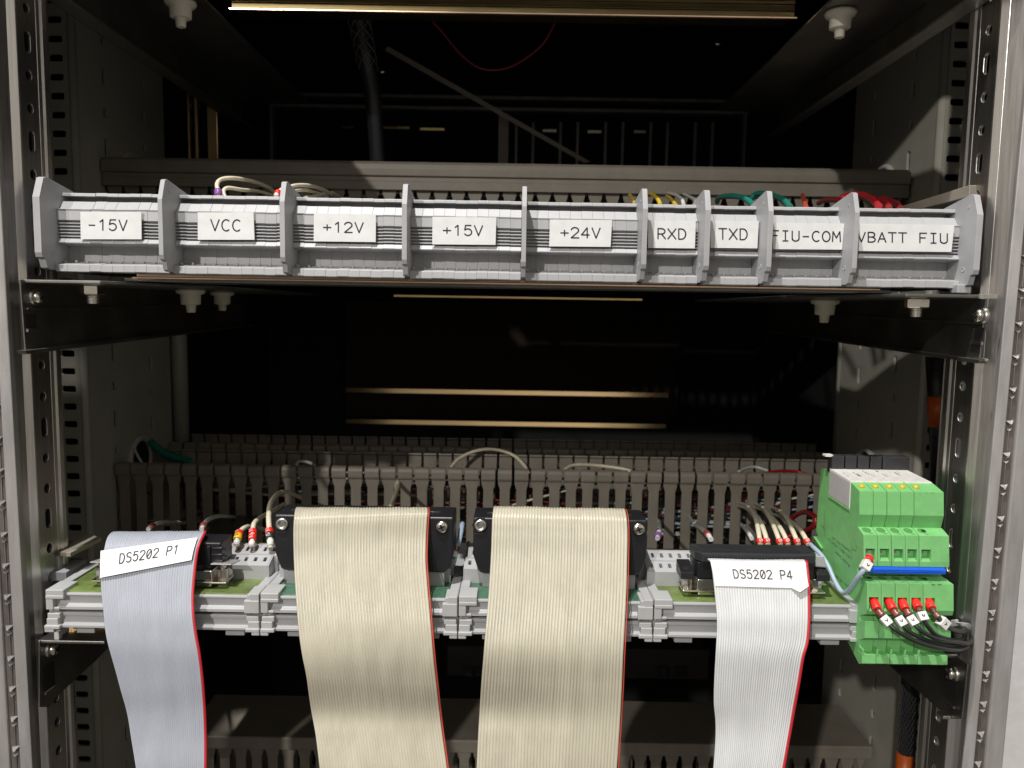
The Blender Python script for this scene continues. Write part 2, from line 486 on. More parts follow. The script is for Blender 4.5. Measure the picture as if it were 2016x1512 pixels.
# front frame strips: cheek, light edge, seal groove with pressed barbs, light outer edge
def strip(poly_top, poly_bot, m, name, bevel=0.3):
    """prism between two horizontal outlines given as points (x, y) at ZT and ZB"""
    n = len(poly_top)
    mb = MB()
    v = [(x, y, ZB) for x, y in poly_bot] + [(x, y, ZT) for x, y in poly_top]
    mb.add(v, [tuple(range(n - 1, -1, -1)), tuple(range(n, 2 * n))] + [(i, (i + 1) % n, (i + 1) % n + n, i + n) for i in range(n)], m)
    return mb
def line_at(pa, pb, Y):
    """vertical line through two picture points at depth Y -> x at ZT, x at ZB"""
    a, b = P(*pa, Y), P(*pb, Y)
    g = (b.x - a.x) / (b.z - a.z)
    return a.x + g * (ZT - a.z), a.x + g * (ZB - a.z)
for sd in (-1, 1):
    XF = XL if sd < 0 else XR
    if sd < 0:
        s1 = line_at((16, 680), (62, 1512), 344)
        s2 = line_at((-3, 680), (42, 1512), 344)
        s3 = line_at((-25, 680), (20, 1512), 344)
        s4 = line_at((-60, 680), (-14, 1512), 344)
    else:
        s1 = line_at((1984, 571), (1896, 1512), 344)
        s2 = line_at((2003, 571), (1915, 1512), 344)
        s3 = line_at((2027, 571), (1938, 1512), 344)
        s4 = line_at((2062, 571), (1973, 1512), 344)
    e = [[(XF + sd * 2.0, 353.4), (s1[i], 345.0), (s1[i] + sd * 3, 352), (XF + sd * 6, 358)] for i in (0, 1)]
    strip(e[0], e[1], 'steel', 'x').build('post_cheek', rack, bevel=0.3)
    e = [[(s1[i] - sd * 0.2, 344.4), (s2[i], 343.2), (s2[i], 351), (s1[i] + sd * 1.5, 351)] for i in (0, 1)]
    strip(e[0], e[1], 'frame_grey', 'x').build('frame_edge', rack, bevel=0.5)
    e = [[(s2[i], 345.6), (s3[i], 345.0), (s3[i], 352), (s2[i], 352)] for i in (0, 1)]
    mb = strip(e[0], e[1], 'groove', 'x')
    # pressed barbs that hold the door seal
    zz = ZB + 6
    while zz < ZT - 5:
        t = (zz - ZB) / (ZT - ZB)
        xa = s2[1] + (s2[0] - s2[1]) * t
        xb = s3[1] + (s3[0] - s3[1]) * t
        xm = (xa + xb) / 2
        mb.box(xm - 0.25, xm + 0.05, 344.7, 345.9, zz + 2.6, zz + 12.2, 'steel_bright')
        mb.add([(xm - 2.0, 345.1, zz + 1.8), (xm + 1.9, 345.1, zz + 2.2), (xm - 0.2, 343.0, zz + 0.2), (xm - 0.2, 345.5, zz - 1.0)],
               [(0, 1, 2), (0, 2, 3), (1, 3, 2), (0, 3, 1)], 'steel_bright')
        mb.add([(xm - 1.7, 345.1, zz - 2.1), (xm + 1.4, 345.1, zz - 1.7), (xm - 0.3, 344.0, zz - 2.8)], [(0, 1, 2)], 'steel_bright')
        zz += 14.82
    mb.build('seal_groove', rack)
    e = [[(s3[i], 343.6), (s4[i], 343.4), (s4[i], 354), (s3[i], 354)] for i in (0, 1)]
    strip(e[0], e[1], 'frame_grey', 'x').build('frame_edge', rack, bevel=0.8)

# inner slotted posts: perforated front face, rounded corner, side sheet with pressed oblong holes
YP = 538.0
for sd in (-1, 1):
    xe = P(124, 120, YP).x if sd < 0 else P(1876, 125, YP).x       # inner ends of the slots
    xb = P(148, 200, YP).x if sd < 0 else P(1852, 200, YP).x       # rounded corner
    zs = P(110, 76, YP).z if sd < 0 else P(1895, 88, YP).z
    mb = MB()
    f = lambda u, v, w: Vector((u, YP + w, v))
    k = -60
    while zs + k * 12.5 < ZT:
        z = zs + k * 12.5
        k += 1
        if z < ZB: continue
        c0 = xe + sd * 5.0
        us = sorted((xe + sd * 13, xb + sd * -0.0))
        if sd < 0: us = [xe - 11, xb - 4.0]
        else: us = [xb + 4.0, xe + 11]
        mb.cell(f, us[0], us[1], z - 6.25, z + 6.25, rr(c0, z, 5.0, 2.35), 2.0, 'panel')
    # rounded corner
    cx = xb + sd * 4.0
    arcp = [(cx - sd * 4.0 * math.sin(rad(a)), YP + 4.0 - 4.0 * math.cos(rad(a))) for a in range(0, 91, 10)]
    poly = arcp + [(cx - sd * 2.0, YP + 4.0), (cx, YP + 2.0)]
    mb.prism(poly, 'Z', ZB, ZT, 'panel', smooth=True)
    mb.build('slotted_post', rack)
    # side sheet behind the corner
    mb = MB()
    XS = xb
    y0, y1 = YP + 4.0, 648.0
    g = lambda u, v, w, XS=XS, sd=sd: Vector((XS + sd * w, u, v))
    z = zs + 6.25
    cols = [(YP + 4.0, 600.0, 577.0, 0), (600.0, 672.0, 636.0, 1)]
    for (ua, ub, uc, ph) in cols:
        z = -450.0 + 12 * ph
        i = 0
        while z < ZT + 40:
            lng = (i + ph) % 2 == 0
            hh = 4.4 if lng else 1.2
            mb.cell(g, ua, ub, z, z + 25.0, obl(uc, z + 12.5, 2.6, hh), 2.0, 'panel')
            z += 25.0
            i += 1
    mb.build('side_sheet', rack)
    # cable grommet in the side sheet
    for (zc) in ((P(262, 300, 585).z - 14), (P(297, 900, 600).z - 4)):
        gp = [Vector((XS - sd * 1.0, 612 + 17 * math.cos(rad(a)), zc + 17 * math.sin(rad(a)))) for a in range(0, 361, 12)]
        MB().tube(gp, 2.3, 'relay_side', n=8, caps=False).build('cable_grommet', rack)
        MB().lathe((XS - sd * 0.4, 612, zc), (sd, 0, 0), [(16.2, 0), (16.2, 0.3)], 'void', n=28).build('grommet_opening', rack)
    # conduit tube and rear post
    xc = P(354, 760, 690).x if sd < 0 else -P(354, 760, 690).x
    MB().tube([(xc, 690, P(354, 868, 690).z), (xc, 690, 60)], 7.2, 'panel', n=20).build('vertical_conduit', rack)
# outer skins, back and top/bottom: dark inside of the cabinet
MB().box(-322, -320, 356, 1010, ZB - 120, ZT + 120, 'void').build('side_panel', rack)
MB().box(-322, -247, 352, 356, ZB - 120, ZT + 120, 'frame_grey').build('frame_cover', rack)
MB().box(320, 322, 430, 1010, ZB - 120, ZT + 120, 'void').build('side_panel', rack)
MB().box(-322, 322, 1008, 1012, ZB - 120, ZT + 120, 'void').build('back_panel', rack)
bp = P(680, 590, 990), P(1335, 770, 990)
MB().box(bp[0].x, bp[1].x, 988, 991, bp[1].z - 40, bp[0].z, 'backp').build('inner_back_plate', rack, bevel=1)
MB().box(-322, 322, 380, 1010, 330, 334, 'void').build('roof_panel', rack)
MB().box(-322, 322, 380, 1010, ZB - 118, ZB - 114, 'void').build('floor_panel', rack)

# rough white plaster wall beside the rack
wl = MB()
wl.box(P(1972, 1512, 344).x + 2, 1500, 372, 420, -1400, 40, 'wall')
wl.box(P(1972, 1512, 344).x + 30, 1500, 372, 420, 40, 1400, 'wall')
tag(wl.build('wall'), 'rough white plaster wall beside the rack', 'wall', kind='structure')

# =================================================================== shelf brackets
def screw_x(c, sd, name, par):
    """pan head screw whose axis runs along X, head towards the middle of the rack"""
    mb = MB()
    a = Vector((-sd, 0, 0))
    mb.lathe(c, a, [(3.6, -1.0), (3.6, 1.2)], 'steel_bright', n=18)
    mb.lathe(Vector(c) + a * 1.2, a, [(3.0, 0), (3.0, 1.6), (2.5, 2.4), (1.2, 2.8)], 'nickel', n=18)
    p = Vector(c) + a * 4.1
    for g in (20, 110):
        d = Vector((0, math.cos(rad(g)), math.sin(rad(g))))
        e = Vector((0, -d.z, d.y))
        q = [p + d * 1.6 * i + e * 0.28 * j + a * k for k in (-0.6, 0.06) for (i, j) in ((-1, -1), (1, -1), (1, 1), (-1, 1))]
        mb.hexa(q, 'void')
    return mb.build(name, par)
def hexnut_z(c, par, s=1.0):
    mb = MB()
    c = Vector(c)
    mb.lathe(c, (0, 0, -1), [(5.2, -0.8), (5.2, 0.0)], 'steel_bright', n=20)
    mb.lathe(c, (0, 0, -1), [(4.6, 0.0), (5.3, 0.5), (5.3, 4.0), (4.6, 4.5)], 'nickel', n=6, smooth=False, ph=rad(12))
    th = [(2.7 if i % 2 else 2.25, 4.5 + 0.45 * i) for i in range(10)]
    mb.lathe(c, (0, 0, -1), th, 'steel_bright', n=16, smooth=False)
    return mb.build('hex_nut', par)
def standoff(c, par, s=1.0):
    mb = MB()
    mb.lathe(c, (0, 0, -1), [(7.6 * s, 0), (7.9 * s, 1.0 * s), (7.2 * s, 2.4 * s), (5.4 * s, 3.0 * s), (5.2 * s, 8.2 * s), (4.6 * s, 8.6 * s), (2.7 * s, 8.8 * s), (2.4 * s, 12.6 * s), (1.9 * s, 13.0 * s)], 'nylon', n=22)
    return mb.build('standoff', par)

def bracket(sd, label, ztop, poly, holes, fl, name='support_bracket', zs=0.0):
    XB = (XL if sd < 0 else XR) - sd * 3.4
    t = thing(name, label, 'shelf bracket', (XB, 420, ztop), 'side brackets carrying the shelves')
    mb = MB()
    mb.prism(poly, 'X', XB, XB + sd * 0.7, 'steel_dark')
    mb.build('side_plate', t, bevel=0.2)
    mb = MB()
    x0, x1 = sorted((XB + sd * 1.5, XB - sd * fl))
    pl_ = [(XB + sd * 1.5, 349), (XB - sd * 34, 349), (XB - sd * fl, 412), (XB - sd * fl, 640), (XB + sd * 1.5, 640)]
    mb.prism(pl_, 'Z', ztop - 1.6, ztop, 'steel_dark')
    mb.build('top_flange', t, bevel=0.4)
    return t, XB

# upper pair
zt = 9.6
for sd in (-1, 1):
    XB = (XL if sd < 0 else XR) - sd * 3.4
    zb = Q(62 if sd < 0 else 1932, 692 if sd < 0 else 712, XB).z
    zc = Q(75 if sd < 0 else 1925, 608 if sd < 0 else 636, XB).z
    poly = [(346, zt - 0.2), (640, zt - 0.2), (640, zb + 6), (347.5, zb)]
    t, XB = bracket(sd, ['dark metal shelf bracket under the -15V terminals, left of the cavity', 'dark metal shelf bracket under the VBATT FIU terminals, right of the cavity'][sd > 0], zt, poly, None, 62)
    mb = MB()
    mb.prism([(349, zc - 0.5), (640, zc + 4), (640, zc + 5), (349, zc + 0.5)], 'X', XB - sd * 0.0, XB - sd * 1.0, 'steel_dark')
    mb.prism([(340.6, zb + 1), (342, zb - 0.6), (640, zb + 5), (640, zb + 6.5)], 'X', XB - sd * 0.1, XB - sd * 4.0, 'steel_dark')
    mb.build('stiffening_rib', t, bevel=0.2)
    # square latch opening with folded edges
    a = Q(50, 618, XB) if sd < 0 else Q(1938, 645, XB)
    b = Q(71, 646, XB) if sd < 0 else Q(1915, 671, XB)
    y0, y1 = sorted((a.y, b.y)); z0, z1 = sorted((a.z, b.z))
    mb = MB()
    mb.box(min(XB, XB - sd * 0.3), max(XB, XB - sd * 0.3), y0, y1, z0, z1, 'void')
    mb.box(min(XB - sd * 0.3, XB - sd * 1.3), max(XB - sd * 0.3, XB - sd * 1.3), y0 - 0.5, y1 + 0.5, z0 - 1.5, z0 - 0.2, 'steel' if sd > 0 else 'steel_dark')
    mb.build('latch_opening', t)
    if sd > 0:
        MB().box(XB - 1.4, XB, 340.6, 350, zb + 0.4, zb + 1.6, 'steel_bright').build('folded_tab', t, bevel=0.2)
        MB().box(XB - 6, XB + 2.0, 340.8, 342.2, zt - 2.0, zt + 0.1, 'steel_bright').build('folded_tab', t, bevel=0.2)
    c = Q(66, 585, XB) if sd < 0 else Q(1936, 622, XB)
    screw_x((XB, c.y, c.z), sd, 'screw', t)
    n = P(182, 556, 358) if sd < 0 else P(1806, 578, 358)
    hexnut_z((n.x, 358, zt - 1.9), t)
    for (px, py, Y, s) in (((375, 565, 430, 1.0), (437, 566, 500, 0.95)) if sd < 0 else ((1625, 584, 430, 1.0),)):
        q = P(px, py, Y)
        standoff((q.x, Y, zt - 1.7), t, s)

# lower pair: triangular gussets
zt2 = P(100, 1259, 350).z
for sd in (-1, 1):
    XB = (XL if sd < 0 else XR) - sd * 3.4
    if sd < 0:
        pp = [(78, 1262), (78, 1392), (98, 1392), (112, 1372), (190, 1300), (300, 1255)]
    else:
        pp = [(1905, 1300), (1893, 1415), (1872, 1415), (1850, 1398), (1740, 1302), (1690, 1272)]
    poly = [(q.y, q.z) for q in (Q(a, b, XB) for a, b in pp)]
    zz = poly[0][1]
    t = thing('support_bracket', ['dark triangular bracket below the grey ribbon cable shelf', 'dark triangular bracket below the green relays'][sd > 0], 'shelf bracket', (XB, 400, zt2), 'side brackets carrying the shelves')
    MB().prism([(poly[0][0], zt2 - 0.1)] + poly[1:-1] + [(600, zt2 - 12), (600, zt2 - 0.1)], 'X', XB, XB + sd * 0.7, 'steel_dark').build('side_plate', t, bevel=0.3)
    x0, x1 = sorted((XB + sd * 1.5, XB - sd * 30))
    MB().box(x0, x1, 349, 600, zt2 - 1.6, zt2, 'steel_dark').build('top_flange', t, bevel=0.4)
    if sd < 0:
        a, b, c = Q(84, 1317, XB), Q(107, 1346, XB), Q(97, 1278, XB)
    else:
        a, b, c = Q(1886, 1343, XB), Q(1862, 1372, XB), Q(1880, 1326, XB)
    y0, y1 = sorted((a.y, b.y)); z0, z1 = sorted((a.z, b.z))
    mb = MB()
    mb.box(min(XB, XB - sd * 0.3), max(XB, XB - sd * 0.3), y0, y1, z0, z1, 'void')
    mb.box(min(XB - sd * 0.3, XB - sd * 1.5), max(XB - sd * 0.3, XB - sd * 1.5), y0 - 0.3, y1 + 0.3, z0 - 1.2, z0, 'steel_bright' if sd > 0 else 'steel_dark')
    mb.build('latch_opening', t)
    screw_x((XB, c.y, c.z), sd, 'screw', t)
    if sd > 0:
        q = Q(1868, 1408, XB)
        MB().box(XB - 4, XB, q.y - 2, q.y + 3, q.z - 1, q.z + 0.6, 'steel_bright').build('folded_tab', t, bevel=0.2)
    else:
        q = P(116, 1252, 352)
        MB().box(q.x - 1.2, q.x + 1.2, 350, 353, q.z - 2.6, q.z + 2.6, 'white').build('plastic_clip', t, bevel=0.4)

# top shelf: flanges, edge profile and hanging nylon standoffs seen from below
zt3 = P(355, 2, 430).z
for sd in (-1, 1):
    XB = (XL if sd < 0 else XR) - sd * 2.0
    t = thing('support_bracket', ['dark sloping bracket of the shelf above, running back from the left rail', 'dark sloping bracket of the shelf above, running back from the right rail'][sd > 0], 'shelf bracket', (XB, 420, zt3), 'side brackets carrying the shelves')
    zl = Q(110, 10, XB).z if sd < 0 else Q(1935, 8, XB).z
    mb = MB()
    mb.box(min(XB, XB + sd * 1.5), max(XB, XB + sd * 1.5), 345, 640, zl + 0.5, zt3 + 3, 'steel_dark')
    mb.build('side_plate', t, bevel=0.3)
    mb = MB()
    x0, x1 = sorted((XB, XB - sd * 9))
    mb.box(x0, x1, 345, 640, zl, zl + 1.5, 'steel')
    mb.build('bottom_lip', t, bevel=0.3)
    x0, x1 = sorted((XB - sd * 0.2, XB - sd * (54 if sd < 0 else 50)))
    MB().box(x0, x1, 345, 640, zt3 + 0.2, zt3 + 1.8, 'steel_dark').build('top_flange', t, bevel=0.4)
    q = P(355, 0, 430) if sd < 0 else P(1655, 28, 430)
    standoff((q.x, 430, zt3), t, 1.05)

# =================================================================== rails across the shelves
def hat_rail(name, label, x0, x1, y0, z0, m, h=7.5, d=35, group='metal rails across the shelves'):
    prof = [(y0, z0), (y0, z0 + 1), (y0 + 4.5, z0 + 1), (y0 + 4.5, z0 + h), (y0 + d - 4.5, z0 + h), (y0 + d - 4.5, z0 + 1), (y0 + d, z0 + 1), (y0 + d, z0),
            (y0 + d - 5.5, z0), (y0 + d - 5.5, z0 + h - 1), (y0 + 5.5, z0 + h - 1), (y0 + 5.5, z0)]
    o = MB().prism(prof, 'X', x0, x1, m).build(name, bevel=0.25)
    return tag(o, label, 'mounting rail', group)
a, b = P(259, 541, 366), P(1734, 563, 366)
hat_rail('mounting_rail_bar', 'pinkish metal rail under the upper terminal row', a.x, b.x, 366, (a.z + b.z) / 2 - 2.0, 'copper', h=3.2, d=35)
pl = MB()
pl.box(P(240, 560, 372).x, P(1760, 560, 372).x, 374, 405, P(1000, 566, 372).z, P(1000, 558, 372).z, 'steel_dark')
tag(pl.build('shelf_crossbar', bevel=0.3), 'dark metal crossbar directly below the pinkish rail of the upper row', 'crossbar')
a = P(125, 1256, 356)
hat_rail('mounting_rail_bar', 'short yellowish rail end under the lower left interface module', a.x, P(222, 1258, 356).x, 356, a.z - 0.5, 'brass', h=4, d=35)
# top: yellow rail seen from below
a, b = P(455, 12, 470), P(1565, 34, 470)
t = thing('mounting_rail_bar', 'yellow chromated rail under the shelf above, at the very top', 'mounting rail', (0, 485, a.z), 'metal rails across the shelves')
zr = (a.z + b.z) / 2
mb = MB()
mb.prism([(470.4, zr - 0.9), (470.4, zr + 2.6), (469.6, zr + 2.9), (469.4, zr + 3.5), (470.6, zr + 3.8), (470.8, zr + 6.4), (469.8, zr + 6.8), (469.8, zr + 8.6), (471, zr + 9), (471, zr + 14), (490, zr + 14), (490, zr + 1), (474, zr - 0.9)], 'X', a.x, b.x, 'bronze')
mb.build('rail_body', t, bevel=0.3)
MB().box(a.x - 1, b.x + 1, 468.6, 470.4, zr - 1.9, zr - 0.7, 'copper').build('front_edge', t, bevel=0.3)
# rear rails seen through the middle bay
for (pa, pb, Y, lab, m) in (((680, 768), (1316, 778), 870, 'upper of two thin bright rails deep in the middle bay', 'polish'),
                            ((680, 829), (1312, 840), 870, 'lower of two thin bright rails deep in the middle bay', 'polish'),
                            ((775, 581), (1265, 591), 640, 'short yellow rail at the back under the upper shelf', 'brass')):
    a, b = P(*pa, Y), P(*pb, Y)
    zc = (a.z + b.z) / 2
    h = 2.6 if Y > 700 else 0.9
    mb = MB()
    mb.prism([(Y, zc - h), (Y + h * 0.27, zc + h), (Y + 8, zc + h), (Y + 8, zc - h)], 'X', a.x, b.x, m)
    tag(mb.build('mounting_rail_bar', bevel=0.2), lab, 'mounting rail', 'metal rails across the shelves')

# added box above the view, unseen, keeps lamp light out of the bays
t = thing('shade_blocker', 'dark chassis added unseen above the top shelf brackets to cast shade', 'blocker', (0, 450, 224))
MB().box(-300, 298, 384, 534, 224, 332, 'black_grey').build('blocker_body', t, bevel=0.6)
MB().box(-213, 211, 353, 383.9, 224, 332, 'black_grey').build('blocker_neck', t, bevel=0.6)
MB().box(-213, 211, 350.5, 352.9, 226, 332, 'frame_grey').build('blocker_front', t, bevel=0.5)

# =================================================================== slotted wiring ducts
def duct(name, label, xl, xr, Y, ztop, zbot, lid=None, depth=58.0, open_top=True, n_off=0.0):
    """comb-sided duct; head of every finger bulges forward"""
    t = thing(name, label, 'wiring duct', ((xl + xr) / 2, Y + depth / 2, zbot), 'slotted wiring ducts')
    base = MB()
    base.box(xl, xr, Y + 0.2, Y + depth - 0.2, zbot, zbot + 2, 'duct')
    base.build('base_channel', t, bevel=0.3)
    for side in (0, 1):
        mb = MB()
        yy = Y if side == 0 else Y + depth
        s = 1 if side == 0 else -1
        x = xl
        while x < xr - 4:
            w = min(12.5, xr - x)
            hw = w - 1.9                                       # head width
            head = [(yy, ztop - 9.5), (yy - s * 1.7, ztop - 9.0), (yy - s * 2.3, ztop - 7.5), (yy - s * 2.3, ztop - 3.5), (yy - s * 1.6, ztop - 1.3), (yy, ztop - 0.2), (yy + s * 2.0, ztop), (yy + s * 2.4, ztop - 1.2), (yy + s * 0.6, ztop - 2.4), (yy + s * 0.4, ztop - 9.5)]
            mb.prism(head, 'X', x, x + hw, 'duct')
            # neck flares from the head to the narrower finger
            c0 = x + 1.6
            fw = w - 4.9
            fp = [(x + 0.15, ztop - 9.3), (x + 0.15, ztop - 11.5), (x + 0.7, ztop - 13.5), (c0, ztop - 16.0), (c0, zbot + 2.0), (c0 + fw, zbot + 2.0), (c0 + fw, ztop - 16.0), (x + hw - 0.6, ztop - 13.5), (x + hw - 0.15, ztop - 11.5), (x + hw - 0.15, ztop - 9.3)]
            ya, yb = sorted((yy + s * 0.2, yy + s * 1.6))
            mb.prism(fp, 'Y', ya, yb, 'duct')
            x += 12.5
        ya, yb = sorted((yy + s * 0.3, yy + s * 1.7))
        mb.box(xl, xr, ya, yb, zbot + 0.2, zbot + 10, 'duct')
        mb.build('slotted_side', t, bevel=0.25)
    if lid:
        zl = ztop + 0.3
        pr = [(Y - 3.6, zl - 10.5), (Y - 3.6, zl - 4.6), (Y - 3.0, zl - 4.2), (Y - 3.0, zl - 1.4), (Y - 5.0, zl - 0.6), (Y - 5.2, zl + 4.0), (Y - 4.6, zl + 7.6), (Y - 2.6, zl + 9.6), (Y + 1.0, zl + 10.2),
              (Y + depth - 1, zl + 10.2), (Y + depth + 4, zl + 8), (Y + depth + 4, zl - 8), (Y + depth + 2.6, zl - 8), (Y + depth + 2.6, zl + 6), (Y - 1.8, zl + 6), (Y - 2.5, zl - 10.5)]
        if lid == 'flat':
            pr = [(Y - 3.6, zl - 8), (Y - 3.6, zl + 1.2), (Y - 2.8, zl + 2.0), (Y + depth + 3, zl + 2.0), (Y + depth + 3.6, zl + 1.2), (Y + depth + 3.6, zl - 8), (Y + depth + 2.6, zl - 8), (Y + depth + 2.6, zl + 0.6), (Y - 2.5, zl + 0.6), (Y - 2.5, zl - 8)]
        MB().prism(pr, 'X', lid_l, lid_r, 'duct').build('duct_lid', t, bevel=0.35)
    return t

def clutter(label, xl, xr, y0, y1, z0, z1, n, cols, rng):
    mb = MB()
    for i in range(n):
        x = rng.uniform(xl, xr - 60)
        L = rng.uniform(50, 190)
        y = rng.uniform(y0, y1)
        z = rng.uniform(z0, z1)
        dz = rng.uniform(-22, 22)
        pts = [(x, y + rng.uniform(-4, 4), z), (x + L * 0.33, y + rng.uniform(-6, 6), z + dz * 0.3 + rng.uniform(-5, 5)), (x + L * 0.66, y + rng.uniform(-6, 6), z + dz * 0.7), (min(x + L, xr), y, z + dz)]
        pts = [(a, b, max(z0 - 3, min(z1 + 3, c))) for a, b, c in pts]
        mb.tube(spline(pts, 5), rng.uniform(0.7, 1.25), rng.choice(cols), n=6)
    o = mb.build('wire_bundle', fix=False)
    return tag(o, label, 'wires', kind='stuff')

YD = 570.0
# upper duct with its lid
a, b = P(200, 306, YD - 4), P(1791, 333, YD - 4)
lid_l, lid_r = P(199, 322, YD - 4).x, P(1793, 345, YD - 4).x
ztop = (a.z + b.z) / 2 - 10.4
duct('wiring_duct', 'lidded grey slotted duct right behind the upper terminal row', lid_l + 1.5, lid_r - 2, YD, ztop, 35.0, lid='hood')
rng = random.Random(3)
clutter('dark wires inside the lidded upper duct', -285, 280, YD + 8, YD + 40, 42, 84, 40, ['black_wire', 'dk_red_wire', 'white_wire', 'teal_wire', 'black_wire', 'blue_wire'], rng)
# lower front duct, open on top
a, b = P(235, 911, YD - 1), P(1600, 933, YD - 1)
zt_l = (a.z + b.z) / 2
duct('wiring_duct', 'open grey slotted duct behind the ribbon cable connectors', P(229, 920, YD).x, 290.0, YD, zt_l, zt_l - 72)
clutter('multicoloured wires seen through the slots of the open lower duct', -285, 284, YD + 5, YD + 26, zt_l - 62, zt_l - 13, 105,
        ['black_wire', 'faint_red', 'blue_wire', 'blue_wire', 'black_wire', 'cream_wire', 'faint_red', 'black_wire', 'black_wire', 'black_wire'], rng)
# lower rear duct
a = P(700, 876, 662)
duct('wiring_duct', 'dim slotted duct farther back behind the open lower duct', P(335, 870, 662).x, 286.0, 662, a.z, a.z - 70, depth=46)
# bottom duct with flat lid
a = P(900, 1459, YD - 4)
lid_l, lid_r = P(360, 1450, YD - 4).x, P(1719, 1470, YD - 4).x
duct('wiring_duct', 'shaded lidded duct at the bottom behind the hanging ribbons', lid_l, lid_r - 2, YD, a.z - 2, a.z - 70, lid='flat')

# =================================================================== upper terminal row
YL = 361.6           # label plane
TX = [(67, 81), (312, 321), (551, 561), (791, 801), (1027, 1036), (1264, 1274), (1387, 1398), (1511, 1521), (1681, 1690), (1921, 1933)]
ROW = P(1000, 398.4, 368)
ZR = ROW.z           # top of the rim
ZO = [0.0]
def U(z):            # profile heights are given down from the rim
    return ZR + ZO[0] - z
slice_prof = [(368.0, 0), (367.6, 0.25), (367.4, 1.5), (374.5, 1.7), (374.5, 3.8), (367.6, 4.0), (364.6, 7.7), (362.6, 8.1), (362.9, 8.6), (362.6, 13.1), (364.6, 13.9)]
z = 13.9
for i in range(5):
    slice_prof += [(362.9, z + 0.45), (362.9, z + 0.85), (364.6, z + 0.95), (364.6, z + 1.45)]
    z += 1.5
slice_prof += [(363.0, z + 0.2), (361.6, z + 2.0), (361.8, z + 2.5), (370.0, z + 3.0), (371.6, z + 3.3), (371.2, z + 10.2), (369.5, z + 10.4), (363.2, z + 11.9), (361.0, z + 12.1), (360.2, z + 12.4), (360.0, z + 15.4), (360.6, z + 15.8), (412.0, z + 16.0), (412.0, 10.0), (396.0, 0.0)]
ZBOT = U(z + 16.0)
NUM = [10, 10, 10, 10, 10, 5, 5, 7, 10]
LAB = ['-15V', 'VCC', '+12V', '+15V', '+24V', 'RXD', 'TXD', 'FIU-COM', 'VBATT FIU']
LQ = [((158, 417), (278, 417), (278.5, 471), (159, 471)), ((389, 418), (499, 418), (501, 472), (389.5, 472)), ((618, 420), (740, 422), (739.5, 476.5), (617.5, 475)),
      ((851.5, 426.5), (977, 428), (975.5, 482), (851, 481)), ((1083, 432), (1205, 433), (1202, 486), (1081, 485)), ((1276, 434), (1370, 434.5), (1368, 489), (1276, 488)),
      ((1399, 434.5), (1494, 435), (1491, 489), (1399, 488)), ((1522, 438), (1662, 440), (1658, 491.5), (1522, 490.5)), ((1690, 440), (1879, 443), (1873, 496), (1690, 494))]
TQ = [((173, 432), (250, 454)), ((415, 432), (474, 455)), ((636, 437), (715, 458)), ((872, 443), (950, 464)), ((1103.5, 447.5), (1181.5, 469)), ((1294.5, 450), (1351, 471)),
      ((1415, 450), (1472, 472)), ((1518.5, 454), (1654.5, 476)), ((1688, 457), (1866, 479))]
mats_slice = ['grey', K['grey'].copy(), K['grey'].copy()]
def slice_mesh(w):
    mb = MB()
    mb.prism([(y, U(d)) for y, d in slice_prof], 'X', 0.0, w, 'grey')
    # little pip on the foot ledge
    mb.lathe((0.9, 366.8, U(z + 10.9)), (0, -0.75, 0.65), [(0.75, -0.2), (0.75, 0.6), (0.55, 0.9)], 'grey', n=10)
    return mb
plate_side = [(350.0, 4.4), (353.6, -4.6), (355.5, -5.2), (357, -5.1), (396.0, 1.4), (402, 3.5), (412, 8), (412, 36.3), (356.0, 36.3), (354, 35.6), (352.6, 31.6), (350.6, 31.0), (350.0, 29.0)]
def plate(xl, xr, par, last=False):
    mb = MB()
    mb.prism([(y, U(d)) for y, d in plate_side], 'X', xl, xr, 'grey2')
    # moulded dimples
    for (y, d, r) in ((358.2, 28.6, 1.15), (357.2, 0.2, 0.75), (366.0, 12.0, 0.75)):
        for (x, s) in ((xl, -1), (xr, 1)):
            mb.lathe((x, y, U(d)), (s, 0, 0), [(r, -0.1), (r, 0.18), (r * 0.72, 0.22), (r * 0.6, 0.02)], 'grey2', n=14)
    mb.box(xl, xr + 6.4, 362.5, 408, U(36.0), U(33.4), 'grey2')
    return mb.build('partition_plate', par, bevel=0.35)
PX = []
for (a, b) in TX:
    q0, q1 = P(a, 470, 350), P(b, 470, 350)
    PX.append((q0.x, q1.x))
LBL = ['at the far left end of the row', 'between the -15V and +12V strips', 'between the VCC and +15V strips', 'in the middle left of the +24V strip', 'just left of the narrow RXD strip',
       'narrow, right of the +24V strip', 'narrow, right of the RXD strip', 'left of the VBATT FIU strip', 'at the far right end of the row']
proto = None
rng = random.Random(5)
pips = None
